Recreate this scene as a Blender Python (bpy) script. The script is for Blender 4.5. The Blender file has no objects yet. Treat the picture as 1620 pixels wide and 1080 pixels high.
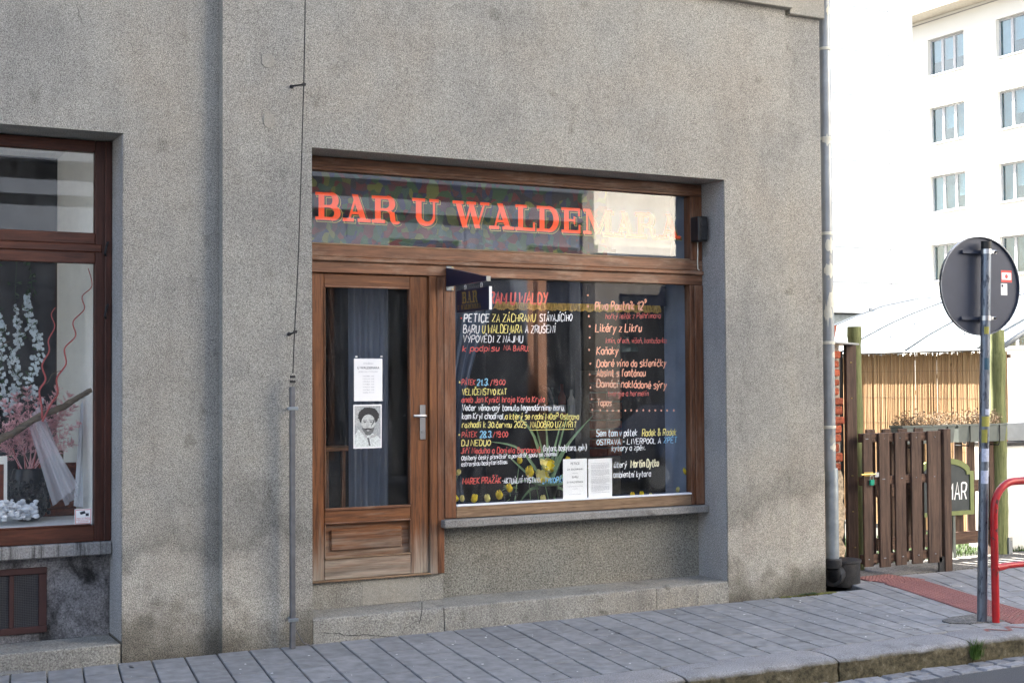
import bpy, bmesh, math, random
from mathutils import Vector, Matrix
random.seed(7)
S = bpy.context.scene
COL = S.collection

# ------------------------------------------------------------------ camera, sky, sun, exposure
YAW, PITCH, ROLL, FPX = 0.48577068, 0.02904037, -0.00576439, 2156.34
CAM = Vector((0.0, -8.3, 1.66))
_f = Vector((math.sin(YAW)*math.cos(PITCH), math.cos(YAW)*math.cos(PITCH), math.sin(PITCH)))
_r0 = Vector((math.cos(YAW), -math.sin(YAW), 0)); _u0 = _r0.cross(_f)
_r = math.cos(ROLL)*_r0 + math.sin(ROLL)*_u0
_u = -math.sin(ROLL)*_r0 + math.cos(ROLL)*_u0
cd = bpy.data.cameras.new('camera'); cam = bpy.data.objects.new('camera', cd); COL.objects.link(cam)
cd.sensor_width = 36; cd.lens = 36*FPX/1620; cd.clip_start = .1; cd.clip_end = 600
cam.matrix_world = Matrix(((_r.x, _u.x, -_f.x, CAM.x), (_r.y, _u.y, -_f.y, CAM.y), (_r.z, _u.z, -_f.z, CAM.z), (0, 0, 0, 1)))
S.camera = cam
SUN_EL = math.radians(38); SUN_AZ = math.atan2(-.30, 1.0)       # sun stands behind the bar's building, a little to the left
w = bpy.data.worlds.new('World'); S.world = w; w.use_nodes = True
nt = w.node_tree; bg = nt.nodes['Background']
sky = nt.nodes.new('ShaderNodeTexSky'); sky.sky_type = 'NISHITA'; sky.sun_disc = False
sky.sun_elevation = SUN_EL; sky.sun_rotation = SUN_AZ; sky.dust_density = 3.0; sky.air_density = 1.0; sky.ozone_density = 1.0
nt.links.new(sky.outputs[0], bg.inputs[0]); bg.inputs[1].default_value = .06
sl = bpy.data.lights.new('sun', 'SUN'); sl.energy = 5.0; sl.angle = math.radians(.55); sl.color = (1, .95, .87)
so = bpy.data.objects.new('sun', sl); COL.objects.link(so)
sd = Vector((math.sin(SUN_AZ)*math.cos(SUN_EL), math.cos(SUN_AZ)*math.cos(SUN_EL), math.sin(SUN_EL)))
so.rotation_euler = sd.to_track_quat('Z', 'Y').to_euler()
vs = S.view_settings; vs.view_transform = 'Standard'; vs.look = 'None'; vs.gamma = 1; vs.use_curve_mapping = False
vs.exposure = 3.55
cy = S.cycles if hasattr(S, 'cycles') else None
S.render.engine = 'CYCLES'
S.cycles.max_bounces = 8; S.cycles.transparent_max_bounces = 16; S.cycles.use_denoising = True
S.cycles.sample_clamp_indirect = 8

def ray(px, py): return (px-810)/FPX*_r + (540-py)/FPX*_u + _f
def at(px, py, Y):                       # the point of the vertical plane y = Y seen at a pixel of the photograph
    d = ray(px, py); t = (Y-CAM.y)/d.y; return CAM + t*d

# ------------------------------------------------------------------ materials
def newmat(name):
    m = bpy.data.materials.new(name); m.use_nodes = True
    nt = m.node_tree; b = nt.nodes['Principled BSDF']; return m, nt, b
def N(nt, t, **k):
    n = nt.nodes.new(t)
    for a, v in k.items(): setattr(n, a, v)
    return n
def L(nt, a, b): nt.links.new(a, b)
def pos(nt, scale=(1, 1, 1), obj=False):
    g = N(nt, 'ShaderNodeTexCoord') if obj else N(nt, 'ShaderNodeNewGeometry')
    m = N(nt, 'ShaderNodeMapping'); m.inputs['Scale'].default_value = scale; m.inputs['Location'].default_value = (3.371, 7.1337, 1.9173)
    L(nt, g.outputs['Object'] if obj else g.outputs['Position'], m.inputs['Vector']); return m.outputs[0]
def noise(nt, vec, scale, detail=4, rough=.55, dist=0):
    n = N(nt, 'ShaderNodeTexNoise'); n.inputs['Scale'].default_value = scale; n.inputs['Detail'].default_value = detail
    n.inputs['Roughness'].default_value = rough; n.inputs['Distortion'].default_value = dist
    L(nt, vec, n.inputs['Vector']); return n.outputs['Fac']
def ramp(nt, fac, stops):
    r = N(nt, 'ShaderNodeValToRGB'); e = r.color_ramp.elements
    while len(e) < len(stops): e.new(.5)
    for k, (p, c) in enumerate(stops):
        e[k].position = p; e[k].color = (*c, 1) if len(c) == 3 else c
    L(nt, fac, r.inputs['Fac']); return r.outputs['Color']
def mix(nt, a, b, fac, mode='MIX'):
    m = N(nt, 'ShaderNodeMixRGB', blend_type=mode)
    for s, v in ((m.inputs['Color1'], a), (m.inputs['Color2'], b), (m.inputs['Fac'], fac)):
        if isinstance(v, (int, float)): s.default_value = v
        elif isinstance(v, tuple): s.default_value = (*v, 1)
        else: L(nt, v, s)
    return m.outputs[0]
def mth(nt, op, a, b=0.0, clamp=False):
    m = N(nt, 'ShaderNodeMath', operation=op); m.use_clamp = clamp
    for s, v in ((m.inputs[0], a), (m.inputs[1], b)):
        if isinstance(v, (int, float)): s.default_value = v
        else: L(nt, v, s)
    return m.outputs[0]
def bump(nt, b, h, strength, dist=.01):
    n = N(nt, 'ShaderNodeBump'); n.inputs['Strength'].default_value = strength; n.inputs['Distance'].default_value = dist
    L(nt, h, n.inputs['Height']); L(nt, n.outputs[0], b.inputs['Normal'])
def sep(nt):
    g = N(nt, 'ShaderNodeNewGeometry'); s = N(nt, 'ShaderNodeSeparateXYZ'); L(nt, g.outputs['Position'], s.inputs[0]); return s.outputs
def objrand(nt): return N(nt, 'ShaderNodeObjectInfo').outputs['Random']

def plain(name, c, rough=.6, metal=0, var=.15, scale=12, spec=.4, bmp=0, rnd=0):
    m, nt, b = newmat(name); v = pos(nt)
    n = noise(nt, v, scale, 5)
    col = ramp(nt, n, [(.25, tuple(x*(1-var) for x in c)), (.75, tuple(min(1, x*(1+var)) for x in c))])
    if rnd:
        r = mth(nt, 'MULTIPLY_ADD', objrand(nt), rnd); r.node.inputs[2].default_value = 1-rnd/2
        col = mix(nt, col, r, 1.0, 'MULTIPLY')
    L(nt, col, b.inputs['Base Color']); b.inputs['Roughness'].default_value = rough; b.inputs['Metallic'].default_value = metal
    b.inputs['Specular IOR Level'].default_value = spec
    if bmp: bump(nt, b, noise(nt, v, scale*4, 4), bmp)
    return m

def stucco(name, c, grain=115, contrast=.5, stain=.5, warm=(1.05, 1.0, .95), base_dirt=True, bs=.6):
    m, nt, b = newmat(name); v = pos(nt)
    g1 = noise(nt, v, grain, 2, .7); g2 = noise(nt, v, grain*2.3, 2, .6)
    g = mth(nt, 'ADD', mth(nt, 'MULTIPLY', g1, .65), mth(nt, 'MULTIPLY', g2, .35))
    lo = tuple(x*(1-contrast) for x in c); hi = tuple(min(1, x*(1+contrast*1.25)) for x in c)
    col = ramp(nt, g, [(.36, lo), (.5, c), (.66, hi)])
    big = noise(nt, v, .9, 5, .6)                                    # wide tonal drift of the old render
    col = mix(nt, col, ramp(nt, big, [(.3, (.78, .79, .82)), (.5, (1, 1, 1)), (.7, warm)]), .9, 'MULTIPLY')
    streak = noise(nt, pos(nt, (5, 5, .9)), 1.0, 6, .65)
    col = mix(nt, col, ramp(nt, streak, [(.34, (.66, .65, .66)), (.5, (1, 1, 1)), (.68, (1.06, 1.06, 1.05))]), stain*.6, 'MULTIPLY')
    spots = noise(nt, v, 5.5, 3, .5)
    col = mix(nt, col, ramp(nt, spots, [(.26, (.50, .49, .47)), (.34, (1, 1, 1))]), stain, 'MULTIPLY')
    mot = noise(nt, v, 2.6, 6, .7, .4)
    col = mix(nt, col, ramp(nt, mot, [(.36, (.84, .84, .84)), (.5, (1, 1, 1)), (.66, (1.12, 1.12, 1.1))]), .6, 'MULTIPLY')
    if base_dirt:                                                    # splash stains and pale salt bloom on the foot of the wall
        z = sep(nt)[2]
        wob = mth(nt, 'MULTIPLY', mth(nt, 'SUBTRACT', noise(nt, v, 2.1, 5, .6), .5), 1.3)
        zz = mth(nt, 'ADD', z, wob)
        col = mix(nt, col, ramp(nt, zz, [(0.0, (.40, .38, .34)), (.20, (.72, .70, .66)), (.36, (1.25, 1.23, 1.2)), (.55, (1.18, 1.16, 1.14)), (.72, (.76, .76, .75)), (.95, (1, 1, 1))]), .95, 'MULTIPLY')
    L(nt, col, b.inputs['Base Color']); b.inputs['Roughness'].default_value = .95; b.inputs['Specular IOR Level'].default_value = .15
    bump(nt, b, mth(nt, 'ADD', g, mth(nt, 'MULTIPLY', noise(nt, v, 14, 4), .8)), bs, .008)
    return m

def wood(name, c1, c2, axis='z', bleach=0, rough=.45, scale=1.0, dark=(.35, .3, .28), wear=0):
    m, nt, b = newmat(name)
    sc = {'z': (38, 38, 2.2), 'x': (2.2, 38, 38), 'y': (38, 2.2, 38)}[axis]
    v = pos(nt, tuple(s*scale for s in sc))
    n = noise(nt, v, 1.0, 6, .62, .8); n2 = noise(nt, pos(nt), 3.0, 4)
    fine = noise(nt, pos(nt, tuple(s*4*scale for s in sc)), 1.0, 3, .6)
    col = ramp(nt, n, [(.28, c2), (.5, tuple((a+b_)/2 for a, b_ in zip(c1, c2))), (.72, c1)])
    col = mix(nt, col, ramp(nt, n2, [(.3, (.7, .68, .66)), (.7, (1.2, 1.18, 1.15))]), .6, 'MULTIPLY')
    col = mix(nt, col, ramp(nt, fine, [(.36, dark), (.46, (1, 1, 1))]), .5, 'MULTIPLY')
    rg = rough
    if bleach:                                                       # varnish worn off by rain low on the door
        z = sep(nt)[2]
        zz = mth(nt, 'ADD', z, mth(nt, 'MULTIPLY', mth(nt, 'SUBTRACT', noise(nt, v, .7, 5, .7), .5), .9))
        f = ramp(nt, zz, [(bleach-.12, (1, 1, 1)), (bleach+.28, (0, 0, 0))])
        grey = ramp(nt, n, [(.3, (.13, .105, .08)), (.7, (.42, .36, .29))])
        col = mix(nt, col, grey, f)
    if wear:
        wn = noise(nt, pos(nt, (2.5, 2.5, 9) if axis == 'x' else (9, 9, 2.0)), 1.3, 6, .7)
        col = mix(nt, col, ramp(nt, n, [(.3, (.22, .15, .105)), (.7, (.42, .31, .23))]), mth(nt, 'MULTIPLY', ramp(nt, wn, [(.50, (0, 0, 0)), (.64, (1, 1, 1))]), wear))
    L(nt, col, b.inputs['Base Color']); b.inputs['Roughness'].default_value = rg; b.inputs['Specular IOR Level'].default_value = .35
    bump(nt, b, mth(nt, 'ADD', n, fine), .25, .004)
    return m

def glass_mat(name, refl=.95, tint=(.985, .99, .988)):
    m = bpy.data.materials.new(name); m.use_nodes = True; nt = m.node_tree
    for n in list(nt.nodes): nt.nodes.remove(n)
    o = N(nt, 'ShaderNodeOutputMaterial'); t = N(nt, 'ShaderNodeBsdfTransparent'); t.inputs[0].default_value = (*tint, 1)
    g = N(nt, 'ShaderNodeBsdfGlossy'); g.inputs['Roughness'].default_value = .012
    fr = N(nt, 'ShaderNodeFresnel'); L(nt, mth(nt, 'MULTIPLY_ADD', N(nt, 'ShaderNodeNewGeometry').outputs['Backfacing'], -.83333), fr.inputs['IOR']); fr.inputs['IOR'].links[0].from_node.inputs[2].default_value = 1.5
    bp = N(nt, 'ShaderNodeBump'); bp.inputs['Strength'].default_value = .05; bp.inputs['Distance'].default_value = .01
    L(nt, noise(nt, pos(nt), 1.1, 2), bp.inputs['Height']); L(nt, bp.outputs[0], g.inputs['Normal'])
    mx = N(nt, 'ShaderNodeMixShader'); L(nt, mth(nt, 'MULTIPLY', fr.outputs[0], refl, True), mx.inputs[0])
    df = N(nt, 'ShaderNodeBsdfDiffuse'); df.inputs[0].default_value = (.7, .7, .68, 1); m0 = N(nt, 'ShaderNodeMixShader')
    sm = mth(nt, 'ADD', noise(nt, pos(nt, (6, 1, 1.4)), 2.0, 6, .7), mth(nt, 'MULTIPLY', noise(nt, pos(nt), 26, 4, .7), .6))
    mr = N(nt, 'ShaderNodeMapRange'); mr.inputs[1].default_value = .72; mr.inputs[2].default_value = 1.15; mr.inputs[3].default_value = .002; mr.inputs[4].default_value = .045; L(nt, sm, mr.inputs[0])
    L(nt, mr.outputs[0], m0.inputs[0]); L(nt, t.outputs[0], m0.inputs[1]); L(nt, df.outputs[0], m0.inputs[2])
    L(nt, m0.outputs[0], mx.inputs[1]); L(nt, g.outputs[0], mx.inputs[2]); L(nt, mx.outputs[0], o.inputs['Surface'])
    return m

M = {}
M['stucco'] = stucco('grey_render', (.280, .270, .244), 170, .70)
M['stucco_fine'] = stucco('fine_render', (.30, .285, .25), 160, .3, .25, base_dirt=False, bs=.3)
M['stucco_plinth'] = stucco('plinth_render', (.21, .205, .18), 95, .65, .6, base_dirt=False)
M['plinth_dirty'] = stucco('stained_plinth_render', (.17, .165, .165), 95, .5, 1.2, base_dirt=False)
nt_ = M['plinth_dirty'].node_tree; b_ = nt_.nodes['Principled BSDF']; src = b_.inputs['Base Color'].links[0].from_socket
L(nt_, mix(nt_, src, ramp(nt_, noise(nt_, pos(nt_, (1.6, 1, 1.6)), 2.2, 6, .65, .6), [(.38, (.10, .10, .10)), (.56, (1.25, 1.25, 1.28))]), .85, 'MULTIPLY'), b_.inputs['Base Color'])
nt_ = None
def dripped(name, c):
    m = stucco(name, c, 120, .35, 1.1, base_dirt=False, bs=.7); nt = m.node_tree; b = nt.nodes['Principled BSDF']; src = b.inputs['Base Color'].links[0].from_socket
    L(nt, mix(nt, src, ramp(nt, noise(nt, pos(nt, (26, 3, 1.2)), 1.0, 5, .7), [(.40, (.18, .17, .16)), (.52, (1, 1, 1))]), .8, 'MULTIPLY'), b.inputs['Base Color']); return m
M['sill_drip'] = dripped('stained_sill_concrete', (.27, .265, .26))
M['reveal'] = stucco('reveal_render', (.31, .305, .30), 120, .55, .5, base_dirt=False, bs=.35)
M['step'] = stucco('step_concrete', (.27, .26, .232), 100, .5, .9, base_dirt=False, bs=.8)
M['sill'] = stucco('sill_concrete', (.25, .245, .235), 120, .35, 1.1, base_dirt=False, bs=.7)
M['wood_v'] = wood('varnished_timber_vertical', (.225, .09, .04), (.055, .024, .013), 'z', wear=.22)
M['wood_h'] = wood('varnished_timber_horizontal', (.28, .13, .068), (.08, .036, .02), 'x', wear=.45)
M['wood_door_v'] = wood('door_timber_vertical', (.26, .10, .036), (.07, .027, .012), 'z', bleach=.42)
M['wood_door_h'] = wood('door_timber_horizontal', (.25, .10, .038), (.07, .028, .013), 'x', bleach=.42)
M['wood_worn'] = wood('worn_sill_timber', (.34, .235, .15), (.13, .075, .04), 'x', rough=.7)
M['wood_red_v'] = wood('dark_red_timber_vertical', (.085, .028, .018), (.03, .011, .008), 'z')
M['wood_red_h'] = wood('dark_red_timber_horizontal', (.13, .045, .026), (.045, .017, .011), 'x')
M['wood_fence'] = wood('stained_fence_timber', (.135, .082, .058), (.028, .017, .013), 'z', rough=.75)
M['wood_fence_h'] = wood('stained_fence_rail', (.16, .092, .062), (.045, .026, .019), 'x', rough=.75)
M['wood_green'] = wood('green_weathered_post', (.25, .27, .115), (.085, .10, .04), 'z', rough=.8, dark=(.3, .36, .2))
M['glass'] = glass_mat('window_glass')
M['glass_far'] = glass_mat('far_glass', 1.6, (.62, .76, .80))
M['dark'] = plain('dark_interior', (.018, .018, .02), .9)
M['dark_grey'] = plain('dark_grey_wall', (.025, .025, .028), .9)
M['cream'] = plain('cream_plaster', (.9, .885, .83), .9, var=.03, scale=3)
M['white'] = plain('white_paint', (.78, .78, .77), .6, var=.03)
M['white_matte'] = plain('white_cloth', (.72, .74, .78), .95, var=.06)
M['iron'] = plain('cast_iron', (.028, .028, .03), .55, .3, .4, 25, bmp=.4)
M['steel'] = plain('brushed_steel', (.55, .56, .58), .28, 1, .1)
M['zinc'] = plain('zinc_sheet', (.26, .275, .285), .5, .3, .18, 7)
M['zincdark'] = plain('aged_zinc', (.25, .28, .30), .5, .6, .3, 9)
M['peel'] = plain('peeling_cream_paint', (.58, .56, .47), .85, 0, .12, 20)
M['rod'] = plain('grey_steel_rod', (.15, .15, .16), .5, .6, .2, 20)
M['navy'] = plain('navy_paint', (.006, .012, .035), .35, 0, .2, 8)
M['gold'] = plain('dull_gold_paint', (.20, .135, .04), .6, 0, .2, 30)
M['black'] = plain('black_plastic', (.012, .012, .013), .5)
M['red_rail'] = plain('red_gloss_paint', (.36, .014, .016), .35, 0, .25, 14)
def chipped(m, c2, sc=30, th=.36, stretch=(1, 1, .5)):
    nt = m.node_tree; b = nt.nodes['Principled BSDF']; src = b.inputs['Base Color'].links[0].from_socket
    a = ramp(nt, noise(nt, pos(nt, stretch), sc, 5, .65), [(th-.05, (1, 1, 1)), (th, (0, 0, 0))]); L(nt, mix(nt, src, c2, a), b.inputs['Base Color'])
    L(nt, mth(nt, 'ADD', mth(nt, 'MULTIPLY', noise(nt, pos(nt), 9, 5, .7), .5), .12), b.inputs['Roughness']); return m
chipped(M['red_rail'], (.07, .03, .025), 26, .40)
M['signback'] = plain('grey_sign_back', (.045, .053, .078), .5, .3, .12, 6)
M['pole'] = plain('galvanised_pole', (.17, .19, .225), .42, .7, .15, 18)
chipped(M['pole'], (.07, .08, .10), 30, .44, (1, 1, .3)); chipped(M['zinc'], (.36, .35, .31), 12, .40)
M['paper'] = plain('white_paper', (.9, .9, .9), .8, var=.02, scale=5)
M['ink'] = plain('printed_ink', (.04, .045, .06), .8)
M['ink_light'] = plain('faint_ink', (.42, .43, .46), .8)
M['asphalt'] = plain('asphalt', (.085, .088, .095), .9, 0, .45, 180, bmp=.8)
M['bed'] = plain('sand_bed', (.06, .06, .055), .95, 0, .4, 60)
M['slab'] = plain('paving_concrete', (.205, .207, .213), .85, 0, .28, 11, bmp=.35, rnd=.2)
M['kerb'] = stucco('kerb_granite', (.25, .25, .26), 120, .35, .6, base_dirt=False, bs=.9)
nt_ = M['kerb'].node_tree; b_ = nt_.nodes['Principled BSDF']; src = b_.inputs['Base Color'].links[0].from_socket
zk = mth(nt_, 'ADD', sep(nt_)[2], mth(nt_, 'MULTIPLY', mth(nt_, 'SUBTRACT', noise(nt_, pos(nt_), 9, 5, .6), .5), .05))
mk = N(nt_, 'ShaderNodeMapRange'); mk.inputs[1].default_value = -.038; mk.inputs[2].default_value = -.010; L(nt_, zk, mk.inputs[0])
dirt = ramp(nt_, noise(nt_, pos(nt_), 26, 5, .7), [(.3, (.03, .027, .018)), (.55, (.11, .095, .06)), (.75, (.20, .18, .13))])
L(nt_, mix(nt_, dirt, src, mk.outputs[0]), b_.inputs['Base Color'])
M['sett'] = plain('granite_sett', (.20, .205, .22), .8, 0, .35, 30, bmp=.6, rnd=.4)
M['tactile'] = plain('red_tactile_concrete', (.22, .095, .085), .85, 0, .2, 40, bmp=.3, rnd=.15)
M['gravel'] = stucco('fine_gravel', (.14, .136, .13), 70, .6, .4, base_dirt=False, bs=1)
M['grass'] = plain('grass_blade', (.055, .11, .016), .7, 0, .35, 30)
M['moss'] = plain('moss', (.10, .10, .025), .9, 0, .5, 40)
M['brick'] = plain('red_brick', (.34, .085, .042), .9, 0, .4, 30, bmp=.7, rnd=.5)
M['mortar'] = plain('lime_mortar', (.38, .33, .27), .95, 0, .3, 40, bmp=.8)
M['rubble'] = stucco('rubble_plaster', (.50, .40, .28), 30, .45, .9, base_dirt=False, bs=1)
M['terracotta'] = plain('terracotta', (.33, .085, .04), .7)
M['dry'] = plain('dead_plant', (.17, .12, .075), .9, 0, .4, 60)
M['drydark'] = plain('dead_plant_dark', (.09, .045, .03), .9, 0, .4, 60)
M['planter'] = plain('grey_green_planter', (.13, .145, .13), .6)
M['chalkboard'] = plain('chalkboard', (.055, .062, .062), .8)
M['frame_green'] = plain('moss_green_paint', (.17, .20, .07), .6)
M['chalk'] = plain('chalk', (.82, .82, .8), .9)
M['membrane'] = plain('tent_membrane', (.19, .225, .25), .5, 0, .03, 2)
M['alu'] = plain('grey_aluminium', (.22, .24, .26), .5, .4)
M['far_white'] = plain('white_facade', (.68, .67, .63), .9, 0, .015, 1)
M['far_frame'] = plain('grey_white_window_frame', (.42, .43, .45), .6)
M['far_clad'] = plain('white_cladding', (.86, .86, .85), .75, 0, .01, 1)
M['joint'] = plain('shadow_joint', (.30, .30, .30), .9)
M['soffit'] = plain('beige_soffit', (.55, .50, .42), .9)
M['brass'] = plain('brass', (.5, .36, .13), .35, .9)
M['lockgreen'] = plain('green_padlock', (.0, .28, .17), .4)
M['lamp'] = plain('grey_green_enamel', (.10, .14, .12), .25, .2, .1)
M['leaf'] = plain('aloe_leaf', (.16, .27, .14), .55, 0, .35, 14)
M['leafdark'] = plain('dark_leaf', (.025, .06, .018), .6, 0, .4, 20)
M['yellow'] = plain('yellow_petal', (.95, .68, .02), .7, 0, .18, 30)
M['yellow_pale'] = plain('pale_yellow_petal', (.95, .80, .30), .7, 0, .18, 30)
M['pink'] = plain('pink_dyed_foliage', (.92, .48, .50), .8, 0, .3, 30)
M['pinkstem'] = plain('coral_twig', (.45, .09, .085), .6)
M['whiteflower'] = plain('white_silk_flower', (.62, .70, .74), .8, 0, .12, 40)
M['branch'] = wood('driftwood', (.24, .19, .14), (.07, .05, .035), 'x', rough=.85)
M['vase'] = plain('black_bubble_glass', (.006, .007, .010), .3, 0, .2, 10, spec=.35)
M['wicker'] = plain('red_brown_wicker', (.16, .045, .025), .8, 0, .4, 50, bmp=.8)
M['curtain'] = plain('slate_blue_curtain', (.24, .29, .39), .9, 0, .2, 4)
M['reflection_mid'] = plain('grey_blue_reflection', (.15, .18, .235), .9, 0, .1, 3)  # tone of the pilaster reflection imitated behind the door glass
M['curtain_dark'] = plain('dark_blue_drape', (.045, .07, .12), .9, 0, .2, 4)
M['navycloth'] = plain('navy_drape', (.012, .02, .05), .85, 0, .3, 6)
M['fringe'] = plain('gold_fringe', (.52, .34, .07), .7, 0, .35, 60)
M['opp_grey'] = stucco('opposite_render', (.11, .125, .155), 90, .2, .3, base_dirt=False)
M['opp_brown'] = plain('opposite_brown_timber', (.24, .12, .075), .6)
M['opp_shade'] = plain('opposite_shade_tone', (.10, .09, .08), .9, 0, .2, 3)  # dark tone with the ground floor's shade put into the colour
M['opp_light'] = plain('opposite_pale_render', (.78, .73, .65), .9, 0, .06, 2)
M['maroon'] = plain('maroon_paint', (.04, .015, .014), .6, 0, .2)
M['mesh'] = plain('wire_mesh', (.10, .10, .11), .6, .5)
for nm, c in {'h_white': (.78, .80, .85), 'h_yellow': (.78, .68, .20), 'h_red': (.62, .085, .075), 'h_blue': (.22, .52, .78), 'h_salmon': (.80, .36, .24),
              'h_darkred': (.45, .07, .065), 'h_cream': (.82, .78, .55), 's_orange': (.95, .085, .008), 's_olive': (.055, .05, .018), 's_gold': (.55, .42, .10)}.items():
    M[nm] = plain('paint_'+nm[2:]+('_sign' if nm[0] == 's' else '_marker'), c, .55, 0, .06, 20)

m, nt_, b_ = newmat('stained_pattern')                                # multicoloured painted panel behind the fanlight
v_ = pos(nt_, (1, .05, 1)); vo = N(nt_, 'ShaderNodeTexVoronoi'); vo.inputs['Scale'].default_value = 19
dn = N(nt_, 'ShaderNodeTexNoise'); dn.inputs['Scale'].default_value = 5; L(nt_, v_, dn.inputs['Vector'])
va = N(nt_, 'ShaderNodeVectorMath', operation='MULTIPLY_ADD'); L(nt_, dn.outputs['Color'], va.inputs[0]); va.inputs[1].default_value = (.12, .12, .25); L(nt_, v_, va.inputs[2])
L(nt_, va.outputs[0], vo.inputs['Vector'])
sp = N(nt_, 'ShaderNodeSeparateColor'); L(nt_, vo.outputs['Color'], sp.inputs[0])
c_ = ramp(nt_, sp.outputs[0], [(0, (.10, .016, .02)), (.2, (.025, .065, .03)), (.38, (.018, .026, .07)), (.52, (.02, .02, .032)), (.7, (.11, .125, .028)), (.78, (.07, .022, .034)), (.9, (.028, .07, .06))])
c_.node.color_ramp.interpolation = 'CONSTANT'; L(nt_, c_, b_.inputs['Base Color']); b_.inputs['Roughness'].default_value = .7
M['pattern'] = m
m = bpy.data.materials.new('tulle'); m.use_nodes = True; nt_ = m.node_tree; b_ = nt_.nodes['Principled BSDF']
b_.inputs['Base Color'].default_value = (.9, .9, .95, 1); b_.inputs['Alpha'].default_value = .34; b_.inputs['Roughness'].default_value = .9; M['tulle'] = m
m, nt_, b_ = newmat('split_reed')                                     # straw canes, tone differs cane by cane
v_ = pos(nt_, (0, 34, .6)); n_ = noise(nt_, v_, 1.0, 3, .8); n2_ = noise(nt_, pos(nt_, (0, 60, 5)), 1.0, 3)
c_ = ramp(nt_, n_, [(.25, (.20, .115, .05)), (.5, (.33, .205, .10)), (.7, (.52, .38, .23))])
c_ = mix(nt_, c_, ramp(nt_, n2_, [(.26, (.4, .3, .2)), (.34, (1, 1, 1))]), .8, 'MULTIPLY')
L(nt_, c_, b_.inputs['Base Color']); b_.inputs['Roughness'].default_value = .6; M['reed'] = m

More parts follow.
